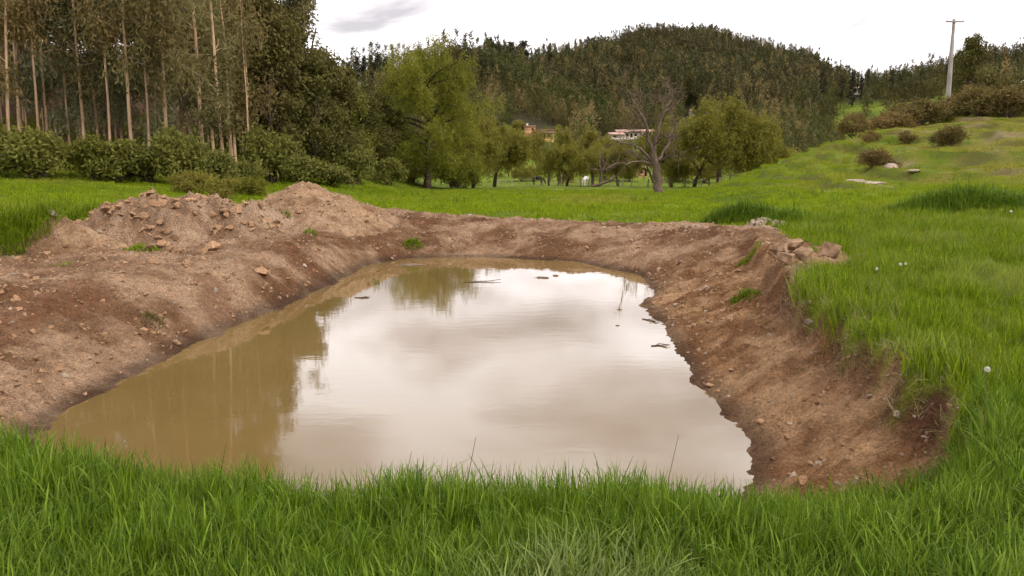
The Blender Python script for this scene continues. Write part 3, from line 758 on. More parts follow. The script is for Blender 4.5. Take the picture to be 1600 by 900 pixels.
while nb < 165:
    Y = rng.uniform(49, 92) if nb < 90 else rng.uniform(43, 62); px = rng.uniform(-260, 478 if nb < 90 else 400); xx = colx(px, Y)
    if px > 500 - 1.0 * (Y - 49) * .2 - 90 * rng.uniform() ** 2: continue
    if any((xx - a) ** 2 + (Y - b) ** 2 < 1.2 for a, b in spots): continue
    spots.append((xx, Y)); nb += 1
    tall = 1.0 if px < 380 else (.78 if px > 430 else .9)
    v = int(rng.choice([0, 1, 2, 3, 4, 5, 6, 6, 7, 7, 7])) if nb <= 90 else int(rng.choice([6, 7]))
    kind = 'thin bare-stemmed' if v > 5 else ('grey-green leafy' if v in (2, 4) else 'olive-leaved'); third = 'left' if px < 110 else ('middle' if px < 290 else 'right')
    lab = '%s eucalyptus standing deep in the %s third of the wood' % (kind, third)
    tree_from('eucalyptus_tree', lab, 'tree', EUC[v], (xx, Y, g1(xx, Y) - .1), rng.uniform(0, 6.28), rng.uniform(.85, 1.1) * tall, '%s eucalyptus trees deep in the wood, %s third' % (kind, third))

def bush_meshes(rng, rx, ry, h, lobes, each, L, W, mat, droop=.2, stems=5, bark=M_BARK_DARK, dens=70):
    """many-stemmed bush: lobes of leaf clumps over forked stems"""
    lv = Leaves(); tb = MB(); C = []; tone = []
    for b in range(lobes):
        a = rng.uniform(0, 6.283); r = rng.uniform(0, .75) ** .6
        lc = np.array([rx * r * math.cos(a) * .8, ry * r * math.sin(a) * .8, h * rng.uniform(.28, .78) * (1 - .35 * r)])
        lr = np.array([rx, ry, h * .6]) * rng.uniform(.28, .45); tn = rng.uniform(0, 1)
        v = unit(rng.normal(0, 1, (dens, 3))); v[:, 2] = np.where(v[:, 2] < -.4, -v[:, 2], v[:, 2])
        c = lc + v * lr * rng.uniform(.55, 1.05, (dens, 1)); c[:, 2] = np.maximum(c[:, 2], .05)
        C.append(c); tone.append(np.clip(tn * .6 + rng.uniform(0, .4, dens), 0, 1))
        if b < stems * 2:
            P = np.array([[rng.normal(0, rx * .12), rng.normal(0, ry * .12), -.1], lc * [.45, .45, .5], lc]); 
            tb.tube(P, np.array([.05, .035, .015]) * (h / 2.5) ** .7, 5, False)
    C = np.concatenate(C); tone = np.concatenate(tone)
    lv.add(*leaf_cloud(rng, C, each, (L * .7, L * .7, L * .6), L, W, droop, tone))
    return lv.mesh('foliage', mat), tb.mesh('stem', bark, True)
rng = np.random.default_rng(23)
BUSH = [bush_meshes(rng, 1.5, 1.3, 2.2, 11, 6, .20, .09, M_BUSH) for _ in range(3)]
BUSH_G = [bush_meshes(rng, 1.5, 1.2, 2.0, 10, 6, .20, .06, M_WILLOW2) for _ in range(2)]
SP = ('foliage', 'stem')
def put(name, label, cat, me, px, Y, sc, group, rz=None, parts=SP, sink=.08, dz=0):
    xx = colx(px, Y); return tree_from(name, label, cat, me, (xx, Y, g1(xx, Y) - sink + dz), rng.uniform(0, 6.28) if rz is None else rz, sc, group, parts)
edge = [(-20,40,0,1.0,'dark bush at the left edge of the photo under the curved trunk'),
        (62,39,1,1.15,'round bright green bush beside the leftmost curved trunk'),
        (100,41,0,1.0,'green bush right of the round bright one at the wood edge'),
        (150,39,2,.95,'low spreading bush below the straight pale trunk'),
        (185,41,1,.9,'small bush left of the thickest trunk'),
        (232,40,0,1.05,'leafy bush at the foot of the thickest straight trunk'),
        (285,39,2,1.15,'broad dark green bush below the tall reddish trunk'),
        (330,43,1,.8,'small bush in the dark gap between trunks'),
        (385,42,0,.95,'bush right of the rightmost leaning trunk'),
        (425,44,2,1.2,'dark green bush behind the peaked earth heap'),
        (470,46,1,1.2,'dense bush behind the right side of the peaked earth heap'),
        (515,50,0,1.1,'dark bush at the meadow edge right of the earth heaps'),
        (555,56,2,1.1,'bush at the meadow edge left of the big willow'),
        (605,62,1,1.0,'low bush just left of the big willow foot'),]
for px, Y, v, sc, lab in edge: put('edge_bush', lab, 'bush', BUSH[v], px, Y - 4.5 * float(1 - sstep(330, 430, px)) + rng.uniform(-1.5, 2), (sc * rng.uniform(.75, 1.25), sc * rng.uniform(.8, 1.2), sc * rng.uniform(.6, 1.25)), 'bushes along the foot of the wood')
for px, Y, v, sc, lab in [(300,33,0,.55,'low olive bush behind the long cloddy heap'), (345,31,1,.55,'olive shrub behind the right end of the cloddy heap'), (385,33,0,.5,'small olive shrub between the two earth heaps')]:
    put('olive_shrub', lab, 'shrub', BUSH_G[v], px, Y, sc, 'olive shrubs behind the earth heaps')

def dense_meshes(rng, h, r, lobes, mat, each=7, L=.26, W=.12, dens=60, trunk=.16, low=.12):
    lv = Leaves(); tb = MB(); C = []; tone = []
    top = limb(rng, (0, 0, -.2), (0, 0, 1), h * .8, 6, .06); tb.tube(top, np.linspace(trunk, .04, 7), 7)
    for b in range(lobes):
        z = h * (low + (.96 - low) * (b + rng.uniform()) / lobes); f = np.interp(z / h, [0, .25, .5, .8, 1], [.75, 1, .95, .6, .15])
        a = rng.uniform(0, 6.283); q = r * f * rng.uniform(.35, .85); lc = np.array([q * math.cos(a), q * math.sin(a), z]); lr = r * rng.uniform(.26, .42) * np.array([1, 1, .7])
        p0 = top[min(6, int(z / h * 5))]; P = np.array([p0, (p0 + lc) / 2 + [0, 0, .1], lc]); tb.tube(P, np.array([.06, .04, .015]) * trunk / .16, 5, False)
        v = unit(rng.normal(0, 1, (dens, 3))); c = lc + v * lr * rng.uniform(.5, 1.08, (dens, 1)); c[:, 2] = np.maximum(c[:, 2], .2)
        tn = rng.uniform(0, 1); C.append(c); tone.append(np.clip(tn * .65 + rng.uniform(0, .35, dens), 0, 1))
    lv.add(*leaf_cloud(rng, np.concatenate(C), each, (L * .8, L * .8, L * .6), L, W, .3, np.concatenate(tone)))
    return tb.mesh('trunk', M_BARK_DARK, True), lv.mesh('crown', mat)
rng = np.random.default_rng(31)
DENSE = [dense_meshes(rng, 8, 2.6, 26, M_DENSE), dense_meshes(rng, 7, 2.8, 24, M_DENSE), dense_meshes(rng, 9.5, 2.3, 28, M_DENSE), dense_meshes(rng, 6.5, 2.6, 24, M_BUSH)]
TP = ('trunk', 'crown')
for px, Y, v, sc, lab in [(425,53,2,1.15,'tall dark tree at the right end of the wood, lower half behind bushes'), (455,58,0,1.2,'dark leafy tree stepping down from the right end of the wood'),
        (488,57,1,1.05,'dense dark tree behind the peaked earth heap'), (515,62,0,1.0,'dark green tree right of the wood with brownish top'),
        (540,66,3,1.0,'round green tree below the small bright field on the slope'), (572,70,1,.85,'dark tree left of the big willow crown'),
        (600,74,0,.85,'dense dark tree partly behind the left side of the big willow'), (470,70,2,1.25,'tall brownish tree behind the dark trees right of the wood'),
        (405,60,0,1.3,'dark leafy tree inside the right end of the wood'), (545,78,2,.8,'slim dark tree in the second row left of the willow')]:
    put('leafy_tree', lab, 'tree', DENSE[v], px, Y, sc, 'dark leafy trees between the wood and the willow', parts=TP)

def conifer_meshes(rng, h, r, n, mat, L=.5, W=.16, each=9, bare=.18, trunk=.16, ragged=.35, shape='cone'):
    tb = MB(); top = limb(rng, (0, 0, -.3), (0, 0, 1), h + .2, 6, .02); tb.tube(top, np.linspace(trunk, .03, 7), 6)
    C = []; tone = []
    for k in range(n):
        t = bare + (1 - bare) * (k + rng.uniform()) / n
        if shape == 'cone': f = (1 - t) * 1.05 + .08
        else: f = np.interp(t, [bare, bare + .15, .75, 1], [.5, .9, 1, .35])
        a = rng.uniform(0, 6.283); q = r * f * rng.uniform(1 - ragged * 1.6, 1.1); z = h * t
        for s in np.linspace(.3, 1, 4): C.append([q * s * math.cos(a), q * s * math.sin(a), z + q * s * (.12 if shape == 'cone' else .35)]); tone.append(rng.uniform(0, 1))
    V, Q, tn = leaf_cloud(rng, np.array(C), each, (.20 * r / 1.6, .20 * r / 1.6, .16), L, W, .15, np.array(tone))
    lv = Leaves(); lv.add(V, Q, tn)
    return tb.mesh('trunk', M_BARK_DARK, True), lv.mesh('crown', mat)
rng = np.random.default_rng(37)
CON = [conifer_meshes(rng, 14, 2.4, 60, M_CON), conifer_meshes(rng, 13, 2.0, 60, M_CON, shape='col'), conifer_meshes(rng, 12, 2.6, 44, M_CON, bare=.4, shape='col', ragged=.5)]
for px, Y, v, sc, lab in [(432,62,0,1.02,'dark pine whose tip stands out at the right end of the wood'), (462,64,0,.76,'shorter dark pine at the right edge of the wood against the sky')]:
    put('pine_tree', lab, 'tree', CON[v], px, Y, sc, 'dark pines at the right end of the wood', parts=TP)

# ---- willows
def willow_meshes(rng, h, spread, nl, mat, strands=5, trunk=.38, levels=3, leafL=.17, leafW=.042, per=13, lean=(0, 0), sl=1.3, low=2):
    tb = MB(); tips = []
    def rec(p, d, L, r, lev):
        pts = limb(rng, p, d, L, 5, .16, .03); tb.tube(pts, np.linspace(r, r * .55, 6), 6 if lev < 2 else 4, False)
        if lev >= 1: tips.extend([(pts[3], lev), (pts[4], lev), (pts[5], lev)])
        if lev == levels: return
        for k in range(rng.integers(3, 5) if lev else nl):
            i = rng.integers(2, 6) if lev else (low + (k % (6 - low)))
            nd = unit(pts[i] - pts[i - 1]); a = rng.uniform(0, 6.283)
            sdv = np.array([math.cos(a), math.sin(a), rng.uniform(-.35, .5) if lev else rng.uniform(-.1, .8)])
            rec(pts[i], unit(nd * (.55 if lev else .45) + sdv * spread), L * rng.uniform(.55, .82), r * .55, lev + 1)
    L0 = h * .27; st = rng.bit_generator.state
    rec(np.array([0, 0, -.2]), np.array([lean[0], lean[1], 1.0]), L0, trunk, 0)
    s = (h - .5) / max(max(t[0][2] for t in tips), 1e-3); L0 *= s; tips.clear(); tb = MB(); rng.bit_generator.state = st
    rec(np.array([0, 0, -.2]), np.array([lean[0], lean[1], 1.0]), L0, trunk, 0)
    P = np.array([t[0] for t in tips]); lev = np.array([t[1] for t in tips])
    C = []; tone = []; 
    for p, lv_ in zip(P, lev):
        tn = rng.uniform(0, 1)
        for k in range(strands if lv_ > 1 else 2):
            q = p + rng.normal(0, .42, 3); ln = sl * rng.uniform(.5, 1.4); dr = rng.normal(0, .25, 2)
            for t in np.linspace(.0, 1, 5):
                C.append([q[0] + dr[0] * t * ln, q[1] + dr[1] * t * ln, max(q[2] + .25 * t - ln * t * t * 1.1, .35)]); tone.append(np.clip(tn * .7 + .3 * rng.uniform(), 0, 1))
    lv = Leaves(); lv.add(*leaf_cloud(rng, np.array(C), per, (.10, .10, .10), leafL, leafW, .55, np.array(tone)))
    me1 = tb.mesh('trunk', M_BARK_DARK, True); me2 = lv.mesh('crown', mat)
    return (me1, me2), 1.0
rng = np.random.default_rng(43)
def big_willow(rng):
    tb = MB(); C = []; tone = []
    lead = np.array([(0, 0, -.3), (.1, 0, 1.2), (-.1, .1, 2.6), (-.35, .1, 4.6), (-.25, -.1, 7.0), (-.5, 0, 9.3), (-.35, .1, 10.6)])
    tt = np.linspace(0, 6, 25); lead = np.stack([np.interp(tt, np.arange(7), lead[:, j]) for j in range(3)], 1); lead[3:] += rng.normal(0, .05, (22, 3))
    tb.tube(lead, np.interp(lead[:, 2], [-.3, .5, 3, 12], [.52, .40, .30, .05]), 9)
    def tuft(p, tn, k, ln0):
        for _ in range(k):
            q = p + rng.normal(0, .36, 3); ln = ln0 * rng.uniform(.5, 1.4); dr = rng.normal(0, .25, 2)
            for t in np.linspace(0, 1, 5): C.append([q[0] + dr[0] * t * ln, q[1] + dr[1] * t * ln, max(q[2] + .2 * t - ln * t * t, .3)]); tone.append(np.clip(tn * .75 + .25 * rng.uniform(), 0, 1))
    nl = 40
    for k in range(nl):
        z = 1.5 + 10.2 * ((k + rng.uniform()) / nl); p = np.array([np.interp(z, lead[:, 2], lead[:, j]) for j in range(3)])
        z = 1.5 + (z - 1.5) * .84; reach = np.interp(z, [1.5, 3, 5, 7.5, 9.5, 12], [5.4, 6.6, 6.8, 6.0, 4.4, 2.4]) * rng.uniform(.62, 1.08); az = k * 2.4 + rng.normal(0, .35)
        up = np.interp(z, [1.5, 3, 6, 12], [.02, .35, .75, 1.3]) * rng.uniform(.6, 1.3); r0 = .05 + .022 * reach
        L = limb(rng, p, (math.cos(az), math.sin(az), up), reach, 7, .13, -.02); tb.tube(L, np.linspace(r0, .02, 8), 6, False); tn = rng.uniform(0, 1)
        for i in range(3, 8):
            tuft(L[i], np.clip(tn + rng.normal(0, .1), 0, 1), 7, 1.1)
            for _ in range(2):
                d = unit(unit(L[i] - L[i - 1]) + rng.normal(0, .7, 3) + [0, 0, .15]); S = limb(rng, L[i], d, rng.uniform(.6, 1.3), 4, .2, -.03); tb.tube(S, np.linspace(.022, .008, 5), 4, False); tuft(S[-1], np.clip(tn + rng.normal(0, .15), 0, 1), 6, 1.0)
    tuft(lead[-1], .8, 10, .8)
    lv = Leaves(); lv.add(*leaf_cloud(rng, np.array(C), 4, (.12, .12, .11), .24, .066, .55, np.array(tone)))
    return tb.mesh('trunk', M_BARK_DARK, True), lv.mesh('crown', M_WILLOW)
wm = big_willow(rng); ws = .86
put('willow_tree', 'big bushy yellow-green willow standing alone behind the meadow', 'tree', wm, 668, 76, ws, None, rz=2.2, parts=TP, sink=.15)
SW = [willow_meshes(rng, h, .8, 4, M_WILLOW2, strands=16, trunk=.2, levels=2, per=8, sl=1.1, lean=ln, leafL=.24, leafW=.075) for h, ln in [(6, (.1, 0)), (6.5, (-.15, 0)), (7, (.05, .1)), (5.5, (.2, 0))]]
for px, Y, v, sz, lab in [(740,84,0,6.2,'olive willow just right of the big willow trunk'), (772,92,1,6.8,'slim willow right of the big willow, left of the green paddock'),
        (858,112,2,4.7,'leaning willow at the left of the pair in front of the yellow house'), (886,104,3,4.6,'brownish willow in front of the yellow house, right of the leaning one'),
        (926,116,0,7.0,'tall willow right of the yellow house'), (966,104,1,5.0,'thin willow left of the bare dead tree'),
        (1050,92,2,6.2,'bushy willow just right of the bare dead tree'), (1085,96,3,6.8,'dense olive willow between the dead tree and the leaning willow'),
        (1122,82,0,7.6,'leaning yellow-green willow with a visible trunk right of the dead tree'), (1158,88,1,5.4,'round small willow at the foot of the right hillside'),
        (1024,110,3,4.6,'willow behind the bare dead tree'), (1195,100,2,5.0,'low willow behind the left end of the right hillside'), (705,80,3,5.0,'low willow under the right side of the big willow crown'), (795,150,1,4,'far slim willow above the green paddock')]:
    put('willow_tree', lab, 'tree', SW[v][0], px, Y, sz / [6, 6.5, 7, 5.5][v] * 1.05, 'smaller willows along the fence', parts=TP)
rng = np.random.default_rng(47)
OLB = [bush_meshes(rng, 2.2, 2.0, 3.0, 11, 5, .30, .13, M_WILLOW2, dens=60) for _ in range(2)]
WSK = [bush_meshes(rng, 2.2, 2.0, 3.6, 12, 6, .24, .07, M_WILLOW, droop=.5, dens=80) for _ in range(2)]
for px, Y, v, sc, lab in [(606,79,0,(1.5,1.4,1.25),'yellow-green sprouting clump under the left side of the big willow'),(640,78.5,1,(1.5,1.2,1.1),'yellow-green clump just left of the willow trunk'),(715,78.5,1,(1.5,1.3,1.2),'yellow-green clump under the right side of the big willow')]:
    put('willow_sprouts', lab, 'bush', WSK[v], px, Y, sc, 'sprouting clumps round the big willow')
for px, Y, v, sc, lab in [(725,84,0,.8,'low yellow-green bush beside the big willow foot'), (640,82,1,1.0,'leafy bush behind the big willow trunk'), (815,135,0,.9,'dark hedge bush above the green paddock'), (835,138,1,.9,'rounded hedge bush left of the leaning willow'),
        (1215,120,0,1.4,'olive bush behind the left end of the terraced slope'), (1245,125,1,1.5,'rounded olive bush in the dip behind the terraces'), (1275,120,0,1.5,'yellowish bush in the dip behind the terraces'), (1305,118,1,1.3,'olive bush nearest the terrace crest'),
        (1225,150,1,1.8,'dark olive bush above the dip behind the terraces'),(1180,130,0,1.4,'leafy bush right of the small round willow'),(1100,130,1,1.4,'bush behind the dense olive willow'),(1060,135,0,1.4,'bush between far willows right of the dead tree'),(985,135,1,1.3,'bush behind the thin willow left of the dead tree'),(945,140,0,1.3,'dark bush behind the fallen branch')]:
    put('valley_bush', lab, 'bush', OLB[v], px, Y, sc, 'bushes in the valley behind the meadow')

# ---- far forest on the hills (one mass) and the single trees that stand out on its skyline
rng = np.random.default_rng(53)
def spindle(rng, h, r, n, mat, low=.12, fat=.55):
    t = rng.uniform(low, 1, n); f = np.interp(t, [low, .35, .7, 1], [.6, 1, fat * 1.3, .06]); a = rng.uniform(0, 6.283, n)
    q = r * f * np.sqrt(rng.uniform(.25, 1, n)); C = np.stack([q * np.cos(a), q * np.sin(a), h * t], 1)
    V, Q, tn = leaf_cloud(rng, C, 1, (.1, .1, .1), 0.95, .30, -.45, rng.uniform(0, 1, n))
    b = MB(); b.tube([(0, 0, -1), (0, 0, h * .8)], [.13, .05], 3, False)
    tv = np.concatenate(b.V); tq = np.concatenate(b.Q) + len(V)
    return mk_mesh('forest_tree', np.concatenate([V, tv]), [np.concatenate([Q, tq])], mat, False, {'tint': ('FACE', np.concatenate([tn, np.zeros(len(tq))]))})
kit_forest = [spindle(rng, 12, 1.35, 120, M_HILL, .12, .45), spindle(rng, 14, 1.2, 120, M_HILL, .12, .3), spindle(rng, 11, 1.7, 135, M_HILL, .1, .55), spindle(rng, 8.5, 2.3, 120, M_DENSE, .08, .85), spindle(rng, 12.5, 1.6, 100, M_EUC, .15, .75)]
n = 80000
Y = np.sqrt(rng.uniform(135 ** 2, 660 ** 2, n)); PX = rng.uniform(-60, 1760, n); X = (PX - 800) / FPX * Y / 1.0095
fm = field_mask(X, Y); D = np.interp(PX, RPX, RD)
k = (rng.uniform(0, 1, n) > np.clip(fm * 1.15, 0, .985)) & (Y < D + 22) & (X > -260)
k &= ~((PX > 800) & (PX < 890) & (Y < 300)) & ~((PX > 925) & (PX < 1045) & (Y < 285)) & ~((PX > 1065) & (PX < 1092) & (Y < 360)) & ~((PX > 1318) & (PX < 1343) & (Y < 480))
X, Y, PX, fm = X[k], Y[k], PX[k], fm[k]
thin = rng.uniform(0, 1, len(X)) < np.clip(.30 + Y / 800, 0, 1); X, Y, PX, fm = X[thin], Y[thin], PX[thin], fm[thin]; n = len(X)
near_mix = (Y < 330)
vid = np.where(near_mix & (PX < 1260), rng.choice([0, 2, 3, 3, 4], n), rng.choice([0, 1, 1, 2, 0, 4], n))
vid = np.where((PX > 1270) & (PX < 1500) & (Y < 430), rng.choice([2, 3, 3], n), vid)
sc = rng.uniform(.55, 1.3, n) * np.clip(.95 + .3 * noise2(X / 25, Y / 25, 15), .6, 1.3) * np.where(PX > 1270, .8, 1.0) * np.where(near_mix, .72, 1.0)
wood = gn_scatter('far_forest', np.stack([X, Y, H(X, Y) - .2], 1), np.stack([np.zeros(n), np.zeros(n), rng.uniform(0, 6.28, n)], 1), sc, vid, kit_forest, np.clip(.9 * sstep(-.1, .6, noise2(X / 55, Y / 55, 14) + .6 * (1 - sstep(250, 420, Y))), 0, .9))
stuff(wood, 'dark plantation forest covering the hills behind the valley', 'forest')

def top_tree(px, top, width, v, lab, grp, Y=None, kit=None):
    D = float(np.interp(px, RPX, RD)); Y = Y or D - 4
    xx = (px - 800) / FPX * Y / 1.0095; zg = g1(xx, Y); h = max(row_z(top, Y) - zg, 4.0)
    me = (kit or SKY)[v]; hh = SKYH[v]
    o = tree_from('skyline_tree', lab, 'tree', me, (xx, Y, zg - .4), rng.uniform(0, 6.28), (width * h / hh, width * h / hh, h / hh), grp, TP); return o
SKY = [conifer_meshes(rng, 12, 2.2, 26, M_CON, L=.9, W=.4, each=5, bare=.3, shape='col', ragged=.5), conifer_meshes(rng, 12, 2.6, 26, M_CON, L=.9, W=.4, each=5, bare=.12, shape='cone'),
       conifer_meshes(rng, 12, 3.2, 24, M_CON, L=1.0, W=.45, each=6, bare=.45, shape='col', ragged=.55), conifer_meshes(rng, 12, .8, 30, M_CON, L=.7, W=.3, each=4, bare=.02, shape='cone', ragged=.15)]
SKYH = [12, 12, 12, 12]
ridge_l = [(497,102,1.2,0),(508,99,1,0),(518,101,1,0),(529,96,.9,0),(541,92,.8,1),(550,98,.9,0),(562,90,.9,0),(573,88,1,0),(584,86,.9,1),(594,84,1,0),(606,88,.8,0)]
words = ['first','second','third','fourth','fifth','sixth','seventh','eighth','ninth','tenth','eleventh','twelfth','thirteenth','fourteenth','fifteenth','sixteenth']
for k, (px, tp, wd, v) in enumerate(ridge_l): top_tree(px, tp, wd, v, 'dark tree on the left skyline ridge, %s from the wood' % words[k], 'dark trees on the left skyline ridge')
ridge_m = [(694,78,.9,0),(707,72,1,2),(722,74,.8,0),(738,76,.9,0),(752,74,.7,0),(766,62,1.15,2),(783,70,.8,0),(797,66,1,2),(817,64,1.2,2),(836,76,.7,0),(858,68,.7,1),(884,70,.8,0),(905,62,.7,1),(916,56,.7,1)]
for k, (px, tp, wd, v) in enumerate(ridge_m): top_tree(px, tp, wd, v, 'tree on the skyline right of the big willow, %s towards the hill' % words[k], 'skyline trees between the willow and the hill')
for px, tp, wd, v, lab in [(1278,103,.9,0,'lone dark tree just right of the plantation edge on the skyline'), (1325,111,1.1,1,'cone-shaped dark tree above the small white house'), (1348,106,1,3,'pencil-thin cypress on the right skyline'),
        (1308,118,.7,0,'small tree left of the cone-shaped one on the skyline'), (1385,108,1,1,'pointed tree right of the thin cypress'), (1398,116,.9,0,'broad dark tree right of the pointed one on the skyline'), (1338,120,.6,0,'slim tree between the cone-shaped tree and the cypress')]:
    top_tree(px, tp, wd, v, lab, 'skyline trees right of the hill', Y=400)

# ---- big dark tree beside the utility pole
rng = np.random.default_rng(59)
pt = dense_meshes(rng, 9, 2.6, 30, M_DENSE, low=.1)
put('leafy_tree', 'big dark rounded tree directly behind the utility pole', 'tree', pt, 1502, 98, .95, None, parts=TP)
put('leafy_tree', 'airy taller tree top rising above the rounded tree by the pole', 'tree', EUC[0], 1506, 101, .5, None, parts=TP)

# ---- bare dead tree on the meadow
def dead_tree():
    Y0 = 50.0; base = at(1028, 301, Y0); base.z = g1(base.x, Y0) - .1
    root = thing('dead_tree', 'bare gnarled dead tree with thick grey trunk on the meadow', 'tree', base)
    def L(pts, r0, r1, dy, n=7):
        P = []
        for i, (px, py) in enumerate(pts):
            p = at(px, py, Y0 + dy * i / max(1, len(pts) - 1)); P.append(np.array([p.x - base.x, p.y - base.y, p.z - base.z]))
        P = np.array(P); t = np.linspace(0, len(P) - 1, len(P) * 3); Q = np.stack([np.interp(t, np.arange(len(P)), P[:, j]) for j in range(3)], 1)
        Q[1:-1] += rnd.normal(0, .035, (len(Q) - 2, 3))
        return Q, np.linspace(r0, r1, len(Q))
    rnd = np.random.default_rng(3)
    tb = MB(); Q, r = L([(1028, 306), (1028, 285), (1025, 262), (1020, 240)], .28, .19, 0); r[0] *= 1.25; tb.tube(Q, r, 10)
    trunk = link('trunk', tb.mesh('trunk', M_BARK_GREY, True), root)
    limbs = [([(1021,246),(1014,215),(1010,195),(1001,176),(988,156),(979,138),(974,112)], .17, .03, -1.2), ([(1009,194),(1004,170),(1001,150),(1000,135)], .07, .02, .8), ([(1010,200),(992,184),(986,166),(980,157),(982,150)], .06, .02, -.8),
             ([(1021,243),(1026,212),(1034,182),(1042,162),(1047,142),(1040,131),(1049,125)], .16, .03, 1.0), ([(1041,166),(1050,152),(1049,137)], .05, .02, .9), ([(1036,176),(1048,168),(1057,164)], .05, .02, 1.2), ([(1040,168),(1027,153),(1017,149)], .05, .02, .5),
             ([(1018,252),(1000,232),(985,225),(970,222),(954,219)], .13, .02, -2.0), ([(1019,256),(998,251),(980,257),(962,256),(948,262)], .11, .02, -2.6), ([(1028,250),(1043,228),(1051,205),(1060,190)], .12, .02, 1.5),
             ([(1013,218),(1000,206),(986,204),(972,198)], .07, .015, 1.4), ([(1024,225),(1036,215),(1050,218),(1062,210)], .07, .015, -1.4), ([(1016,250),(1002,246),(990,238),(975,240)], .08, .02, 2.2), ([(1030,252),(1046,244),(1060,246),(1072,238)], .09, .02, -1.8)]
    for pts, r0, r1, dy in limbs:
        Q, r = L(pts, r0 * .72, r1 * .6, dy); b = MB(); b.tube(Q, r, 6)
        for k in range(34):
            i = rnd.integers(3, len(Q) - 1); d = unit(rnd.normal(0, 1, 3) * [1, 1, .8] + [0, 0, .35]); b.tube(limb(rnd, Q[i], d, rnd.uniform(.35, 1.3), 4, .28), np.linspace(.018, .005, 5), 3, False)
        link('branch', b.mesh('branch', M_BARK_GREY, True), root)
dead_tree()
# small leaning bare tree by the fence
def bare_tree(px, Y, h, lab):
    rnd = np.random.default_rng(px); xx = colx(px, Y); root = thing('bare_tree', lab, 'tree', (xx, Y, g1(xx, Y) - .1))
    P = limb(rnd, (0, 0, 0), (.05, 0, 1), h * .5, 5, .06); b = MB(); b.tube(P, np.linspace(.2, .13, 6), 7); link('trunk', b.mesh('trunk', M_BARK_GREY, True), root)
    for d in [(-1, .1, .12), (1, 0, .25), (-.4, .3, 1), (.3, -.3, 1), (.6, .2, .6)]:
        Q = limb(rnd, P[-1] - [0, 0, .1], d, h * rnd.uniform(.4, .6), 6, .15); b = MB(); b.tube(Q, np.linspace(.09, .02, 7), 5)
        for k in range(8): b.tube(limb(rnd, Q[rnd.integers(2, 7)], unit(rnd.normal(0, 1, 3) + [0, 0, .6]), rnd.uniform(.4, 1.0), 4, .2), np.linspace(.022, .007, 5), 3, False)
        link('branch', b.mesh('branch', M_BARK_GREY, True), root)
bare_tree(938, 100, 4.2, 'small bare forked tree with level branch, left of the dead tree')
b = MB(); Q = np.array([(-1.6, 0, .15), (-.6, .1, .35), (.5, 0, .75), (1.2, 0, 1.3)]); b.tube(Q, [.14, .15, .12, .06], 7)
for q in ((-.2, .2, .45), (.7, .1, .85)): b.tube([q, (q[0] + .2, q[1] + .3, q[2] + .7)], [.05, .02], 5)
xx = colx(947, 97); tag(link('fallen_branch', b.mesh('fallen_branch', M_BARK_GREY, True), None, (xx, 97, g1(xx, 97) - .05)), 'thick fallen branch propped beside the small bare forked tree', 'branch')

# ---- fences
M_POST = plain_mat('pale_fence_wood', (0.26, 0.22, 0.17), (0.48, 0.42, 0.34), 7, stretch=(1, 1, .2))
M_POST_D = plain_mat('dark_fence_wood', (0.07, 0.055, 0.04), (0.15, 0.12, 0.09), 7, stretch=(1, 1, .2))
M_WIRE = plain_mat('fence_wire', (0.16, 0.15, 0.14), (0.26, 0.25, 0.24), 20, rough=.5)
def fence(lab, posts, wires, dark=()):
    P = [Vector((colx(px, Y), Y, 0)) for px, Y, h in posts]
    for p in P: p.z = g1(p.x, p.y)
    c = P[len(P) // 2]; root = thing('wire_fence', lab, 'fence', c)
    for k, (p, (px, Y, h)) in enumerate(zip(P, posts)):
        b = MB(); ln = rng.normal(0, .04); b.tube([(0, 0, -.3), (ln * .5, 0, h * .5), (ln, 0, h)], [.07, .068, .06], 6)
        link('post', b.mesh('post', M_POST_D if k in dark else M_POST, False), root, p - c)
    for w in wires:
        b = MB(); pts = [tuple(p - c + Vector((0, -.07, w * h))) for p, (_, _, h) in zip(P, posts)]; b.tube(pts, [.012] * len(pts), 3, False); link('wire', b.mesh('wire', M_WIRE), root)
fence('pale post and wire fence round the green paddock left of the leaning willow', [(779,118,1.0),(790,118,1.0),(800,118,1.1),(812,118,1.0),(825,118,1.1),(836,117,1.3),(848,117,1.1),(859,117,1.1)], (.35, .65, .95))
fence('wire fence running along the far meadow edge behind the dead tree', [(872,104,1.0),(877,106,1.5),(908,100,.9),(920,99,.9),(955,97,1.0),(967,96,.9),(974,95,.9),(987,94,.9),(1013,92,.9),(1046,89,1.1),(1071,87,.9),(1097,84,.9),(1109,82,.8),(1125,80,.8),(1142,78,.9),(1160,76,.8)], (.5, .9), dark=(0, 2, 3, 5, 8, 10, 12, 14))
fence('weathered post fence with a top rail on the bare right hilltop', [(1498,82,1.0),(1513,83,1.1),(1541,84,1.3),(1553,85,1.2),(1562,86,1.1),(1580,88,1.2),(1600,90,1.2)], (.5, .96))

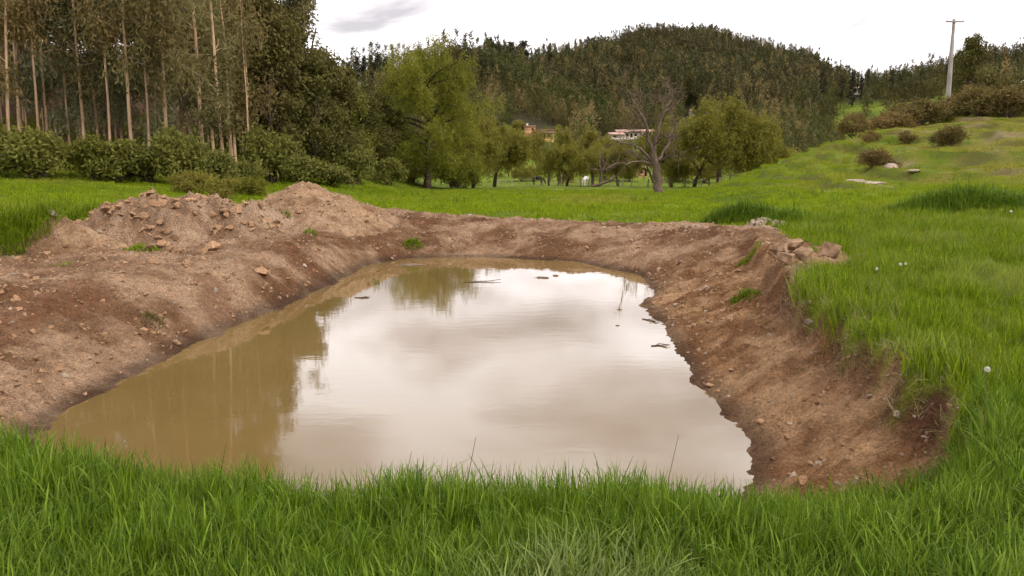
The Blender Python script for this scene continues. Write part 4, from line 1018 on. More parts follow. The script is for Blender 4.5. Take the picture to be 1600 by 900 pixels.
# ---- two grazing animals behind the fence
def grazer(label, px, Y, mat, rz, grazing=True):
    xx = colx(px, Y); root = thing('cow', label, 'cow', (xx, Y, g1(xx, Y)), rz)
    J = {'hip': (-.62, 0, 1.08, .23), 'mid': (0, 0, 1.0, .30), 'sh': (.55, 0, 1.06, .25), 'nk': (.85, 0, .98 if grazing else 1.25, .15), 'hd': (1.08, 0, .55 if grazing else 1.42, .11), 'mz': (1.22, 0, .22 if grazing else 1.30, .075)}
    E_ = [('mid', 'hip'), ('mid', 'sh'), ('sh', 'nk'), ('nk', 'hd'), ('hd', 'mz')]
    for s in (-1, 1):
        J.update({'fe%d' % s: (.52, .17 * s, .72, .10), 'fk%d' % s: (.55, .18 * s, .40, .06), 'ff%d' % s: (.54, .18 * s, .03, .055), 'he%d' % s: (-.60, .19 * s, .75, .13), 'hk%d' % s: (-.74, .19 * s, .46, .065), 'hf%d' % s: (-.66, .19 * s, .03, .055)})
        E_ += [('sh', 'fe%d' % s), ('fe%d' % s, 'fk%d' % s), ('fk%d' % s, 'ff%d' % s), ('hip', 'he%d' % s), ('he%d' % s, 'hk%d' % s), ('hk%d' % s, 'hf%d' % s)]
    J['tl'] = (-.86, 0, .95, .03); J['tt'] = (-.92, 0, .5, .03); E_ += [('hip', 'tl'), ('tl', 'tt')]
    ks = list(J); me = bpy.data.meshes.new('body'); me.from_pydata([J[k][:3] for k in ks], [(ks.index(a), ks.index(c)) for a, c in E_], [])
    body = link('body', me, root); sk = body.modifiers.new('skin', 'SKIN'); sk.use_smooth_shade = True
    for k, v in zip(ks, me.skin_vertices[0].data): v.radius = (J[k][3],) * 2; v.use_root = (k == 'mid')
    body.modifiers.new('sub', 'SUBSURF').render_levels = 1; me.materials.append(mat)
    hx, hz = J['hd'][0], J['hd'][2]
    for s in (-1, 1):
        b = MB(); b.add([(hx - .02, .08 * s, hz + .07), (hx + .05, .20 * s, hz + .12), (hx - .02, .24 * s, hz + .06), (hx - .06, .12 * s, hz + .02)], [(0, 1, 2, 3)]); b.add([(hx - .03, .08 * s, hz + .06), (hx + .04, .20 * s, hz + .10), (hx - .04, .24 * s, hz + .04), (hx - .08, .12 * s, hz)], [(3, 2, 1, 0)]); link('ear', b.mesh('ear', mat), root)
M_COW_W = plain_mat('white_hide', (0.62, 0.58, 0.52), (0.80, 0.78, 0.74), 3); M_COW_B = plain_mat('black_hide', (0.012, 0.011, 0.010), (0.03, 0.027, 0.025), 3)
grazer('white cow grazing behind the wire fence left of the dead tree', 915, 112, M_COW_W, 1.1)
grazer('black cow in the green paddock beside the thick pale post', 841, 124, M_COW_B, -.5)

# ---- houses
M_WALL_Y = plain_mat('ochre_plaster', (0.46, 0.30, 0.10), (0.56, 0.38, 0.15), 1.2, bump=.1); M_WALL_O = plain_mat('orange_plaster', (0.42, 0.24, 0.12), (0.52, 0.31, 0.16), 1.2, bump=.1)
M_WALL_W = plain_mat('pale_plaster', (0.52, 0.44, 0.36), (0.66, 0.58, 0.48), 1.2, bump=.1); M_TILE = plain_mat('red_roof_tiles', (0.26, 0.09, 0.05), (0.42, 0.17, 0.10), 2.5, stretch=(1, 4, 1), bump=.5)
M_TILE_P = plain_mat('faded_roof_tiles', (0.44, 0.26, 0.20), (0.60, 0.42, 0.34), 2.5, bump=.4)
def dark_glass():
    m, nt, out = mat_new('window_glass'); p = N(nt, 'ShaderNodeBsdfPrincipled', {'Base Color': (.02, .022, .025, 1), 'Roughness': .12}); nt.links.new(p.outputs[0], out.inputs[0]); return m
M_GLASS = dark_glass()
def depth_of(px, row):
    Y = np.arange(128.0, 640.0, 1.0); X = (px - 800) / FPX * Y / 1.0095; z = h_base(X, Y); k = np.nonzero(z >= row_z(row, Y))[0]
    return float(Y[k[0]]) if len(k) else 300.0
def wall_block(root, c, w, d, h, mat, wins, doors=(), foot=2.5):
    """four walls as one part with real window recesses cut from the front (-y) face; windows as parts"""
    b = MB(); x0, x1 = c[0] - w / 2, c[0] + w / 2; y0 = c[1] - d / 2; z0 = c[2]; t = .2
    op = sorted(list(wins) + list(doors)); zs = [z0 - foot, z0 + h]
    xs = sorted({x0, x1, *[x0 + o[0] for o in op], *[x0 + o[1] for o in op]}); zz = sorted({z0 - foot, z0 + h, *[z0 + o[2] for o in op], *[z0 + o[3] for o in op]})
    for i in range(len(xs) - 1):
        for j in range(len(zz) - 1):
            mx, mz = (xs[i] + xs[i + 1]) / 2 - x0, (zz[j] + zz[j + 1]) / 2 - z0
            if any(o[0] < mx < o[1] and o[2] < mz < o[3] for o in op): continue
            b.box(((xs[i] + xs[i + 1]) / 2, y0 + t / 2, (zz[j] + zz[j + 1]) / 2), (xs[i + 1] - xs[i], t, zz[j + 1] - zz[j]))
    b.box((x0 + t / 2, c[1] + t / 2, z0 + (h - foot) / 2), (t, d - t, h + foot)); b.box((x1 - t / 2, c[1] + t / 2, z0 + (h - foot) / 2), (t, d - t, h + foot)); b.box((c[0], c[1] + d / 2 - t / 2, z0 + (h - foot) / 2), (w - 2 * t, t, h + foot))
    link('wall', b.mesh('wall', mat), root)
    for lst, nm in ((wins, 'window'), (doors, 'door')):
        for a0, a1, b0, b1 in lst:
            f = MB(); fx = (a0 + a1) / 2 + x0; fz = (b0 + b1) / 2 + z0; ww, hh = a1 - a0, b1 - b0
            f.box((0, 0, hh / 2 - .03), (ww, .08, .06)); f.box((0, 0, -hh / 2 + .03), (ww, .08, .06)); f.box((-ww / 2 + .03, 0, 0), (.06, .08, hh - .12)); f.box((ww / 2 - .03, 0, 0), (.06, .08, hh - .12))
            wo = link(nm, f.mesh(nm, M_POST_D), root, (fx, y0 + t * .6, fz))
            g = MB(); g.box((0, .02, 0), (ww - .12, .02, hh - .12)); link('pane', g.mesh('pane', M_GLASS), wo)
def slab_roof(root, c, w, d, th, mat, pitch=0.0):
    b = MB(); 
    if pitch == 0: b.box(c, (w, d, th))
    else:
        x, y, r = w / 2, d / 2, pitch; V = np.array([(-x, -y, 0), (x, -y, 0), (x, y, 0), (-x, y, 0), (-x, 0, r), (x, 0, r)]); V2 = V + [0, 0, th]; V = np.concatenate([V, V2]) + np.asarray(c)
        b.add(V, [(0, 3, 4, 4), ][:0] + [(6, 7, 11, 10), (9, 10, 11, 8), (0, 4, 5, 1), (3, 2, 5, 4), (0, 1, 7, 6), (2, 3, 9, 8), (0, 6, 10, 4), (4, 10, 9, 3), (1, 5, 11, 7), (5, 2, 8, 11)])
    return link('roof', b.mesh('roof', mat), root)
Y = depth_of(845, 218); s = Y / FPX; ox = colx(845, Y); oz = row_z(218, Y)
hs = thing('house', 'yellow and orange flat-roofed house on the slope behind the willows', 'house', (ox, Y, oz))
wall_block(hs, (4 * s, 0, 0), 30 * s, 6, 12 * s, M_WALL_Y, [(3 * s, 6 * s, 3 * s, 8 * s), (9 * s, 12 * s, 3 * s, 8 * s), (20 * s, 26 * s, 3.5 * s, 7.5 * s)], [(14 * s, 17 * s, 0.2, 8 * s)])
b = MB(); b.box((4 * s, -3.2, 11.6 * s), (31 * s, .35, 4.2 * s)); link('parapet', b.mesh('parapet', M_TILE_P), hs)
slab_roof(hs, (4 * s, 0, 14.2 * s), 33 * s, 7.4, .8 * s, M_TILE)
wall_block(hs, (-17 * s, 3, 6 * s), 17 * s, 6, 14 * s, M_WALL_O, [(11 * s, 14 * s, 8 * s, 11 * s)], foot=4); r = slab_roof(hs, (-17 * s, 3, 20.4 * s), 18 * s, 6.6, .8 * s, M_TILE_P)
b = MB(); b.box((0, 0, 0), (3 * s, 1, 4 * s)); b.box((0, 0, 2.2 * s), (3.6 * s, 1.2, .5 * s)); link('chimney', b.mesh('chimney', M_WALL_W), r, (-21 * s, 3, 22.6 * s))
Y = depth_of(985, 216); s = Y / FPX; ox = colx(985, Y); oz = row_z(216, Y)
hs = thing('house', 'long low pale house with faded tile roofs behind the dead tree', 'house', (ox, Y, oz))
wall_block(hs, (-6 * s, 0, 0), 34 * s, 6, 9 * s, M_WALL_W, [(4 * s, 8 * s, 3 * s, 7 * s), (13 * s, 17 * s, 3 * s, 7 * s), (26 * s, 30 * s, 3 * s, 7 * s)], [(20 * s, 23 * s, .2, 7 * s)]); slab_roof(hs, (-6 * s, 0, 9 * s), 38 * s, 7.5, .6 * s, M_TILE_P, pitch=3.5 * s)
wall_block(hs, (-26 * s, -4, -1 * s), 20 * s, 5, 6 * s, M_WALL_W, [(5 * s, 9 * s, 1.5 * s, 4.5 * s)]); slab_roof(hs, (-26 * s, -4, 5 * s), 24 * s, 6, .6 * s, M_TILE_P, pitch=3 * s)
wall_block(hs, (24 * s, 2, 2 * s), 20 * s, 6, 8 * s, M_WALL_W, [(4 * s, 8 * s, 2 * s, 6 * s), (12 * s, 16 * s, 2 * s, 6 * s)]); slab_roof(hs, (24 * s, 2, 10 * s), 23 * s, 7, .6 * s, M_TILE_P, pitch=3 * s)
for px, row, w, h, lab, mw in [(1078, 180, 7, 6, 'tiny white hut on the slope right above the dead tree', M_WALL_W), (1330, 147, 9, 8, 'small white house below the cone-shaped skyline tree', M_WALL_W), (1003, 258, 14, 8, 'small orange shed half hidden behind the dead tree', M_WALL_O)]:
    Y = depth_of(px, row) if row < 240 else 150.0; s = Y / FPX; ox = colx(px, Y); oz = row_z(row, Y) if row < 240 else g1(ox, Y)
    if row > 240: h = 14
    hs = thing('house', lab, 'house', (ox, Y, oz)); wall_block(hs, (0, 0, 0), w * s, 4, h * s, mw, [(w * s * .15, w * s * .4, h * s * .35, h * s * .75)], [(w * s * .6, w * s * .85, .1, h * s * .75)]); slab_roof(hs, (0, 0, h * s), w * s * 1.15, 5, .4 * s, M_TILE_P, pitch=2.2 * s)

rng = np.random.default_rng(83)
for px, Y, v, sc, lab in [(803,200,0,1.5,'bush at the left edge of the green slope below the yellow house'),(812,235,1,1.1,'round bush just left below the yellow house'),(838,190,0,.7,'low bush below the yellow house'),(878,230,0,1.3,'bush at the right corner of the yellow house'),(893,225,1,1.5,'second bush right of the yellow house'),(812,262,1,1.4,'bush behind the left end of the yellow house'),(945,215,0,1.5,'bush left below the long pale house'),(960,205,1,.9,'bush below the middle of the long pale house'),(1012,215,0,1.7,'bush at the right end of the long pale house'),(1035,220,1,1.9,'large bush right of the long pale house'),(990,190,1,.7,'low bush in front of the long pale house')]:
    put('garden_bush', lab, 'bush', OLB[v], px, Y, sc, 'bushes round the far houses')
# ---- utility pole
M_CONC = plain_mat('weathered_concrete', (0.20, 0.175, 0.16), (0.32, 0.285, 0.26), 3, stretch=(1, 1, .3), bump=.15)
Y = 76.0; p = at(1480, 168, Y); zg = g1(p.x, Y); pole = thing('utility_pole', 'tall concrete utility pole with a crossarm on the right hilltop', 'pole', (p.x, Y, zg)); ph = row_z(30, Y) - zg
b = MB(); b.tube([(0, 0, -.4), (0, 0, ph * .5), (0, 0, ph)], [.24, .18, .12], 10); link('shaft', b.mesh('shaft', M_CONC, True), pole)
b = MB(); b.box((0, -.16, ph - .22), (1.55, .10, .12)); arm = link('crossarm', b.mesh('crossarm', M_CONC), pole)
ins = MB(); ins.tube([(0, 0, 0), (0, 0, .06), (0, 0, .08), (0, 0, .16)], [.03, .05, .035, .03], 8)
ime = ins.mesh('insulator', M_COW_W, True)
for dx in (-.68, 0.0, .68): link('insulator', ime, arm, (dx, -.16, ph - .16))

# ---- scrub on the right knoll
rng = np.random.default_rng(61)
SHR = [bush_meshes(rng, 1.6, 1.4, 2.0, 11, 5, .17, .07, M_SHRUB, dens=60) for _ in range(3)]
scrub = [(1362,66,0,.75,'olive shrub at the left end of the scrub on the knoll crest'),(1385,64,1,.9,'dark shrub second from the left in the knoll scrub'),(1410,66,2,.95,'brown-olive shrub left of the pole in the knoll scrub'),(1432,63,0,1.0,'wide shrub below and left of the utility pole'),
    (1452,66,1,1.1,'tall brown shrub just left of the pole foot'),(1475,64,2,1.0,'shrub hiding the pole foot'),(1498,66,0,1.15,'brown shrub just right of the pole foot'),(1520,63,1,1.1,'broad dark shrub right of the pole'),(1545,65,2,1.2,'largest dark shrub near the right edge of the knoll'),(1570,62,0,1.1,'low shrub below the bare right hilltop'),(1592,66,1,1.0,'shrub at the right edge of the photo below the rocks'),
    (1340,72,2,.9,'green shrub behind the terrace crest'),(1395,76,0,1.2,'olive shrub in the second row behind the knoll crest'),(1530,74,1,1.1,'yellowish shrub in the second row by the fence posts'),(1560,72,2,.9,'dry shrub beside the pale bare earth')]
for px, Y, v, sc, lab in scrub: put('scrub_bush', lab, 'shrub', SHR[v], px + rng.uniform(-6, 6), Y + rng.uniform(-3, 3), (sc * rng.uniform(1.0, 1.6), sc * 1.3, sc * rng.uniform(.75, 1.6)), 'brown-green scrub on the right knoll')
for px, Y, v, sc, lab in [(1357,52,0,.36,'narrow dark plant on the upper terrace, leftmost of the small plants'),(1366,38,1,.42,'dark leafy plant beside pale stones low on the terraced slope'),(1352,46,2,.28,'small dark plant halfway up the terraces'),(1415,50,0,.36,'small dark plant right of the narrow one under the scrub'),(1486,46,1,.52,'reddish brown bush alone on the slope under the pole'),(1472,47,2,.38,'small brown plant beside the lone reddish bush'),(1385,39,2,.34,'low dry plant right of the dark one beside the stones')]:
    put('slope_plant', lab, 'plant', SHR[v], px, Y, sc * 1.35, 'small plants on the terraced slope')

# ================================================================== STONES, CLODS, TUFTS
rng = np.random.default_rng(71)
M_STONE = plain_mat('pale_stone', (0.20, 0.15, 0.11), (0.43, 0.35, 0.27), 9, bump=.4, dist=.01)
M_CLOD = plain_mat('earth_clod', (0.16, 0.080, 0.038), (0.40, 0.255, 0.150), 11, bump=.6, dist=.01)
M_BLOCK = plain_mat('dry_earth_block', (0.12, 0.066, 0.034), (0.37, 0.245, 0.150), 6, bump=.9, dist=.03)
def hull(rng, n, sx=1, sy=1, sz=.7):
    bm = bmesh.new()
    for v in unit(rng.normal(0, 1, (n, 3))) * rng.uniform(.8, 1.05, (n, 1)): bm.verts.new((v[0] * sx * .5, v[1] * sy * .5, v[2] * sz * .5))
    r = bmesh.ops.convex_hull(bm, input=bm.verts[:]); bmesh.ops.delete(bm, geom=[g for g in r['geom_interior'] if isinstance(g, bmesh.types.BMVert)], context='VERTS')
    return bm
def hull_mesh(rng, name, mat, n=14, **k):
    bm = hull(rng, n, **k); me = bpy.data.meshes.new(name); bm.to_mesh(me); bm.free(); me.materials.append(mat); return me
def rock_mesh(rng, name, mat, dims, rough=.16, blocky=0.0):
    bm = bmesh.new(); bmesh.ops.create_icosphere(bm, subdivisions=3, radius=1); sd = int(rng.integers(0, 999))
    P = np.array([v.co[:] for v in bm.verts])
    if blocky: P = np.sign(P) * np.abs(P) ** (1 - blocky)
    f = 1 + rough * fbm(P[:, 0] * 1.3 + P[:, 2], P[:, 1] * 1.3 - P[:, 2] * .7, sd, 4); P = P * f[:, None] * np.asarray(dims) / 2
    for v, p in zip(bm.verts, P): v.co = p
    me = bpy.data.meshes.new(name); bm.to_mesh(me); bm.free(); me.materials.append(mat); return me
CL = [hull_mesh(rng, 'clod', M_CLOD, 15, sy=rng.uniform(.6, 1)) for _ in range(8)]
ST = [hull_mesh(rng, 'stone', M_STONE, 16, sy=rng.uniform(.6, 1)) for _ in range(6)]
def strew(parent, name, kit, pts, sizes):
    xy = np.array(pts, float).reshape(-1, 2); zz = Hs(xy[:, 0], xy[:, 1])
    for (x, y), z, s in zip(xy, zz, sizes):
        link(name, kit[rng.integers(0, len(kit))], parent, Vector((x, y, z + .12 * s)) - parent.location, (rng.uniform(-.5, .5), rng.uniform(-.5, .5), rng.uniform(0, 6.28)), (s, s, s * rng.uniform(.6, 1)))
pts = [(x, y) for x, y in zip(rng.uniform(-8.6, -5.0, 900), rng.uniform(16.2, 19.2, 900)) if heap_main(np.array([x]), np.array([y]))[0] > .06 and y < np.interp(x, [-9, -6.8, -4.9], [17.6, 18.2, 19.2]) + .5][:230]
strew(mound_main, 'clod', CL, pts, np.clip(rng.lognormal(-1.95, .45, len(pts)), .07, .36))
for px, py, sz in [(252, 300, .30), (330, 303, .34), (318, 306, .2), (262, 305, .24), (228, 352, .36), (250, 350, .3), (290, 372, .3), (232, 370, .26), (405, 364, .3)]:
    p = onz(px, py + 12, .75 if py < 320 else .2); strew(mound_main, 'clod', CL, [(p.x, p.y)], [sz])
pts = [(x, y) for x, y in zip(rng.uniform(-6.6, -3.4, 300), rng.uniform(20.2, 23.2, 300)) if heap_peak(np.array([x]), np.array([y]))[0] > .05][:50]
strew(mound_peak, 'clod', CL, pts, np.clip(rng.lognormal(-2.4, .4, len(pts)), .05, .22))
strew(mound_sand, 'stone', ST, [(-8.25, 15.45), (-8.0, 15.1), (-7.2, 15.2)], [.22, .08, .09])
# stones and clods lying on the banks
def bank_pts(n, x0, x1, y0, y1, lo, hi):
    x = rng.uniform(x0, x1, n * 8); y = rng.uniform(y0, y1, n * 8); z, d, b, w, dd = H(x, y, fields=True)
    k = (d > .6) & (b > lo) & (b < hi) & (w < -.04); return list(zip(x[k], y[k]))[:n]
strew(ground, 'stone', ST, bank_pts(70, -3.5, 5.0, 19.3, 23.8, .1, 1.0), np.clip(rng.lognormal(-2.7, .45, 70), .035, .2))
strew(ground, 'stone', ST, bank_pts(30, 2.0, 4.8, 13, 20, .1, 1.0), np.clip(rng.lognormal(-2.8, .4, 30), .03, .14))
strew(ground, 'clod', CL, bank_pts(60, -6.2, -2.6, 7, 20, .1, 1.0), np.clip(rng.lognormal(-2.8, .4, 60), .03, .14))
strew(ground, 'clod', CL, bank_pts(60, -9, -4.8, 9, 16, .9, 3), np.clip(rng.lognormal(-2.5, .5, 40), .04, .25))
for px, py, z, sz in [(1205,540,-.1,.035),(1312,530,0,.05),(1323,531,0,.05),(1410,585,0,.04),(1420,600,-.05,.05),(1432,622,-.05,.04),(1448,634,-.05,.035),(1452,636,-.05,.03),(1235,475,0,.05),(1350,575,-.1,.03),(1385,592,-.1,.04),(1338,552,-.05,.035),(1495,655,-.05,.03),(1425,605,-.08,.03)]:
    p = onz(px, py, z); strew(ground, 'stone', ST, [(p.x, p.y)], [sz * 1.15])
# crumbs of soil and grit, uncountable
x = rng.uniform(-9, 5, 42000); y = rng.uniform(5, 25.5, 42000); z, d, b, w, dd = H(x, y, fields=True)
k = (d > .55) & (w < -.06) & ((rng.uniform(0, 1, len(x)) < .45 + .5 * noise2(x * 1.2, y * 1.2, 5)) | (b > 1.5) & (rng.uniform(0, 1, len(x)) < .3)); x, y = x[k], y[k]; z = Hs(x, y); n = len(x)
kit_cr = [hull_mesh(rng, 'crumb', M_CLOD, 9) for _ in range(4)] + [hull_mesh(rng, 'grit', M_STONE, 9)]
o = gn_scatter('soil_crumbs', np.stack([x, y, z], 1), tilt(n, .5), np.clip(rng.lognormal(-3.15, .5, n), .015, .14), rng.choice([0, 1, 2, 3, 0, 1, 2, 3, 0, 1, 2, 3, 4], n), kit_cr)
stuff(o, 'loose crumbs of earth and grit strewn over the muddy banks', 'soil')

def rock(px, py, z, dims, mat, lab, rz=0, blocky=0, name='rock', cat='rock', rough=.16, sink=.25, group=None):
    p = onz(px, py, z); zz = g1(p.x, p.y); o = link(name, hull_mesh(rng, name, mat, 13 if blocky else 15, sx=dims[0], sy=dims[1], sz=dims[2]), None, (p.x, p.y, zz + dims[2] * (.5 - sink)), (rng.uniform(-.12, .12), rng.uniform(-.12, .12), rz)); return tag(o, lab, cat, group)
g = 'blocks of dry earth at the right corner of the bank'
rock(1218,412,.08,(.36,.38,.36), M_BLOCK, 'upright cracked block of dry earth nearest the slope at the right corner', .3, .45, 'earth_block', 'earth block', .10, .12, g)
rock(1236,398,.08,(.38,.38,.30), M_BLOCK, 'square block of dry earth behind the upright one', -.2, .45, 'earth_block', 'earth block', .10, .12, g)
rock(1254,418,.06,(.36,.34,.28), M_BLOCK, 'yellowish broken lump of earth below the square block', .7, .3, 'earth_block', 'earth block', .25, .12, g)
rock(1228,428,.0,(.26,.3,.3), M_BLOCK, 'small tilted lump of earth beside the grass edge', 1.2, .3, 'earth_block', 'earth block', .22, .3, g)
rock(1298,402,.1,(.46,.38,.30), M_BLOCK, 'flat-topped pale lump of earth sitting in the turf right of the corner', .4, .3, 'earth_block', 'earth block', .12, .12, g)
rock(1266,474,.08,(.12,.10,.09), M_STONE, 'smooth pale stone sticking out below the turf edge', .2, name='stone', cat='stone')
rock(1366,553,.06,(.13,.07,.06), M_STONE, 'flat pale stone halfway along the dark turf edge', .5, name='stone', cat='stone')
rock(1406,597,.03,(.085,.06,.055), M_STONE, 'small grey stone in the dark soil near the right corner', .9, name='stone', cat='stone')
# heap of white pebbles at the far right corner
p = onz(1198, 352, 0.0); pb = thing('pebble_pile', 'little pile of whitish pebbles at the far right corner of the pond', 'pebble pile', (p.x, p.y, g1(p.x, p.y)))
for k in range(46):
    a = rng.uniform(0, 6.28); r = .42 * math.sqrt(rng.uniform()); s = rng.uniform(.07, .17); xx, yy = r * math.cos(a), r * math.sin(a)
    link('pebble', ST[rng.integers(0, 6)], pb, (xx, yy, g1(p.x + xx, p.y + yy) - pb.location.z + .03 + .16 * (1 - r / .42)), (rng.uniform(0, 3), rng.uniform(0, 3), 0), s)
# pale stones on the terraced slope and the rocky right hilltop
for px, Y, dm, lab in [(1340,34,(1.0,.5,.18),'flat pale stone lowest on the terraced slope'),(1362,33,(1.5,.6,.16),'long flat pale slab in the grass below the dark leafy plant'),(1392,37,(1.1,.6,.35),'pale rock right of the dark leafy plant on the slope'),(1296,31,(.5,.3,.1),'small pale stone alone in the grass at the slope foot'),(1428,34,(.6,.4,.14),'brownish stone in the grass right of the slab'),
                       (1560,80,(2.6,1.6,1.0),'pale boulder on the bare earth of the right hilltop'),(1588,74,(2.4,1.6,1.4),'big pale boulder at the right edge under the hilltop'),(1540,82,(1.8,1.2,.7),'flat pale rock beside the hilltop fence'),(1597,84,(3.0,2.2,1.6),'highest pale boulder at the right edge of the photo')]:
    xx = colx(px, Y); tag(link('rock', rock_mesh(rng, 'rock', M_STONE, dm, .2), None, (xx, Y, g1(xx, Y) + dm[2] * .2), (0, 0, rng.uniform(0, 3))), lab, 'rock', 'pale rocks on the right slope')

# ---- tufts and tussocks
def tussock(px, py, z, w, h, n, lab, mat, name='grass_tuft', cat='grass tuft', group=None, wide=.010, bend=.7, depth=None):
    p = onz(px, py, z); d = depth or w
    r = np.sqrt(rng.uniform(0, 1, n)); a = rng.uniform(0, 6.283, n); bx = r * np.cos(a) * w / 2 * .85; by = r * np.sin(a) * d / 2 * .85
    zb = Hs(p.x + bx, p.y + by) - g1(p.x, p.y) + (1 - r ** 2) * h * .35 - .03
    V, Q, T, tn = blades(rng, n, 0, h * .30, h * .70, wide, bend, levels=(0, .38, .72), base=np.stack([bx, by, zb], 1), fall=1 - .6 * r ** 2)
    o = link(name, mk_mesh(name, V, [Q, T], mat, True, {'tint': ('FACE', tn)}), None, (p.x, p.y, g1(p.x, p.y))); return tag(o, lab, cat, group)
gt = 'grass tufts growing on the bare banks'
tussock(645,366,-.3,.62,.30,420,'bright green grass tuft on the far bank', M_GRASS, group=gt)
tussock(222,390,-.1,.85,.22,520,'low bright green grass patch in front of the cloddy heap', M_GRASS, group=gt, depth=.5)
tussock(1165,440,-.15,.55,.24,420,'green grass tuft on the right slope below the earth blocks', M_GRASS, group=gt)
tussock(1172,386,.0,.6,.22,360,'grass tuft on the bank top behind the right slope', M_GRASS, group=gt)
tussock(237,488,-.4,.42,.16,220,'dull sparse grass tuft halfway down the left bank', M_SHRUB, group=gt)
tussock(408,322,.35,.7,.34,320,'green grass tuft between the two earth heaps', M_GRASS_TALL, group=gt)
tussock(445,300,.7,.35,.25,140,'small grass tuft on the side of the peaked heap', M_GRASS, group=gt)
tussock(482,305,.7,.35,.28,140,'thin grass tuft near the top of the peaked heap', M_GRASS, group=gt)
tussock(1265,398,.06,.34,.22,200,'grass tuft between the square earth block and the pale lump', M_GRASS, group=gt)
tussock(100,412,-.1,.7,.10,200,'sparse low grass beside the foot of the sand pile', M_GRASS_FAR, group=gt)
tt = 'tall dark grass tussocks'
tussock(8,388,-.08,2.3,1.05,2600,'tall dark green grass tussock at the left edge of the photo', M_GRASS, 'grass_tussock', 'grass tussock', tt, .011, bend=1.0)
tussock(145,350,.0,1.7,.75,1400,'tall grass tussock left of the cloddy heap', M_GRASS, 'grass_tussock', 'grass tussock', tt, .014)
tussock(95,335,.1,2.0,.65,1200,'pale green grass clump behind the sand pile', M_GRASS, 'grass_tussock', 'grass tussock', tt, .014)
tussock(1160,347,-.1,2.4,.72,1900,'dark green grass tussock at the far right corner of the bank', M_GRASS_TALL, 'grass_tussock', 'grass tussock', tt, .016, depth=1.4)
tussock(1225,350,-.05,1.5,.55,1000,'lower dark grass clump right of the pebble pile', M_GRASS_TALL, 'grass_tussock', 'grass tussock', tt, .016)
tussock(1510,338,.05,4.8,.85,3600,'largest dark green grass mound at the right edge of the meadow', M_GRASS_TALL, 'grass_tussock', 'grass tussock', tt, .018, depth=2.4)
# reed blades standing in the water, and small things afloat
M_MUD = plain_mat('wet_mud', (0.085, 0.052, 0.028), (0.16, 0.10, 0.055), 12, rough=.5)
M_TWIG = plain_mat('wet_twig', (0.06, 0.045, 0.03), (0.14, 0.10, 0.065), 12)
p = onz(597, 444, WZ); V, Q, T, tn = blades(rng, 26, .22, .10, .26, .008, .2); tag(link('reed_tuft', mk_mesh('reed_tuft', V, [Q, T], M_GRASS_TALL, True, {'tint': ('FACE', tn)}), None, p), 'few dark reed blades standing in the far left shallows', 'reeds')
def twig(px, py, L, rz, lab):
    b = MB(); P = limb(rng, (-L / 2, 0, .004), (1, 0, 0), L, 8, .10); P[:, 2] = .004 + np.abs(P[:, 2] - .004) * .25; b.tube(P, np.linspace(.010, .005, 9), 5)
    for k in range(4): i = 2 + k; b.tube([P[i], P[i] + [.06, rng.uniform(-.09, .09), .012], P[i] + [.11, rng.uniform(-.12, .12), .006]], [.005, .004, .002], 4, False)
    tag(link('floating_twig', b.mesh('floating_twig', M_TWIG, True), None, onz(px, py, WZ), (0, 0, rz)), lab, 'twig')
twig(755, 441, .75, .05, 'long thin twig floating near the far shore'); twig(1020, 501, .35, -.7, 'short twig floating by the right waterline'); twig(1030, 540, .22, .3, 'tiny twig floating farther down the right waterline'); twig(566, 465, .25, .2, 'tiny twig afloat near the left shore')
for px, py, s, lab in [(705,436,.11,'dark clod poking out of the water right of the reed blades'),(968,484,.08,'small dark lump on the water, farther of the right pair'),(965,509,.07,'small dark lump on the water, nearer of the right pair'),(846,434,.28,'flat mud patch breaking the surface near the far shore'),(868,431,.12,'tiny mud patch right of the flat one'),(640,414,.55,'low mud bar in the far left shallows')]:
    p = onz(px, py, WZ); tag(link('mud_lump', rock_mesh(rng, 'mud_lump', M_MUD, (s, s * .6, min(.05, s * .4)), .45), None, (p.x, p.y, WZ - .004)), lab, 'mud lump')
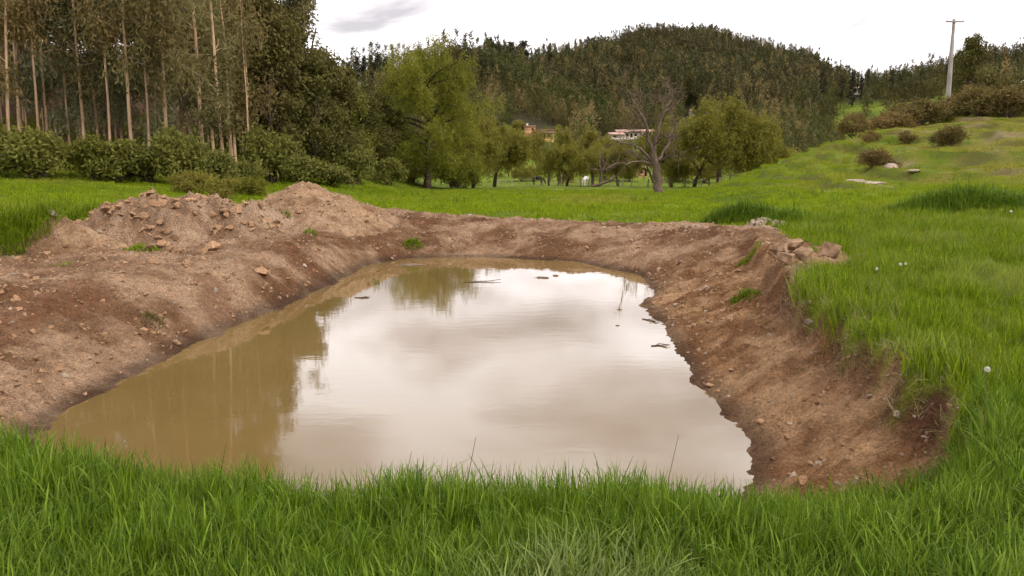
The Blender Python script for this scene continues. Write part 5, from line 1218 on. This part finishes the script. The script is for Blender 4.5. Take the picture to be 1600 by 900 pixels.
# dandelion clocks and dry stalks in the turf
M_SEED = plain_mat('seed_fluff', (0.60, 0.57, 0.50), (0.80, 0.78, 0.72), 20)
def clock(px, py, z, h, r, lab, stem=M_GRASS_DRY):
    p = onz(px, py, z + h); zz = g1(p.x, p.y); hh = max(p.z - zz, .1); o = thing('dandelion', lab, 'dandelion', (p.x, p.y, zz), group='dandelion clocks in the turf')
    b = MB(); b.tube([(0, 0, -.02), (.012, .004, hh * .5), (0, 0, hh)], [.0035, .003, .0025], 5); link('stem', b.mesh('stem', stem, True), o)
    n = 90; d = unit(rng.normal(0, 1, (n, 3))); b = MB(); c = np.array([0, 0, hh])
    sd = unit(np.cross(d, rng.normal(0, 1, (n, 3)))); V = np.stack([c + d * r * .2 - sd * .001, c + d * r * .2 + sd * .001, c + d * r + sd * r * .28, c + d * r - sd * r * .28], 1).reshape(-1, 3); b.add(V, np.arange(4 * n).reshape(-1, 4)); link('seed_head', b.mesh('seed_head', M_SEED), o)
clock(1543,577,.06,.42,.015,'tall dandelion clock on a dry stalk at the near right'); clock(1407,413,.1,.25,.017,'dandelion clock right of the pair in the far turf'); clock(1370,420,.1,.22,.016,'dandelion clock left in the far turf by the slope'); clock(1415,412,.1,.28,.013,'small dandelion clock touching the right one in the far turf')
clock(1580,330,.05,.3,.026,'dandelion clock in front of the largest grass mound')
for px, py, h, lab in [(1452,700,.34,'dry straw stalk leaning at the near right edge of the slope'),(1462,640,.22,'short dry stalk beside the dark hollow at the right corner'),(1478,650,.26,'thin dry stalk right of the short one'),(1565,490,.3,'dry stalk standing in the right turf'),(1040,775,.40,'tallest thin dark blade over the water right of centre'),(627,775,.36,'thin dark blade standing up left of centre'),(727,772,.40,'tall thin dark blade over the water at the centre'),(340,770,.36,'thin dark blade over the brown reflection at left')]:
    p = onz(px, py + 20, .05); b = MB(); b.tube([(0, 0, -.03), (.01, 0, h * .5), (.05, .01, h)], [.002, .0018, .001], 4)
    if px > 1100: b.tube([(.045, .009, h * .86), (.05, .01, h * .93), (.056, .011, h)], [.003, .006, .002], 5)
    tag(link('dry_stalk', b.mesh('dry_stalk', M_GRASS_DRY if px > 1000 else M_GRASS_TALL, True), None, (p.x, p.y, g1(p.x, p.y))), lab, 'stalk', 'dry stalks')
# straw and exposed roots hanging from the cut turf edge
x = rng.uniform(2.3, 4.2, 5200); y = rng.uniform(4.4, 12.5, 5200); z, d, b_, w, dd = H(x, y, fields=True); k = (np.abs(dd - .03) < .10); x, y, z = x[k], y[k], z[k]; n = len(x)
kit_str = [blade_mesh('straw_wisp', rng, M_GRASS_DRY, 5, .03, .06, .18, .004, .8, lean=.8) for _ in range(3)]
o = gn_scatter('turf_edge_straw', np.stack([x, y, z + .02], 1), tilt(n, .7), rng.uniform(.6, 1.1, n), rng.integers(0, 3, n), kit_str); stuff(o, 'dry straw and roots hanging from the cut turf edge on the right', 'straw')
#@@NEXT
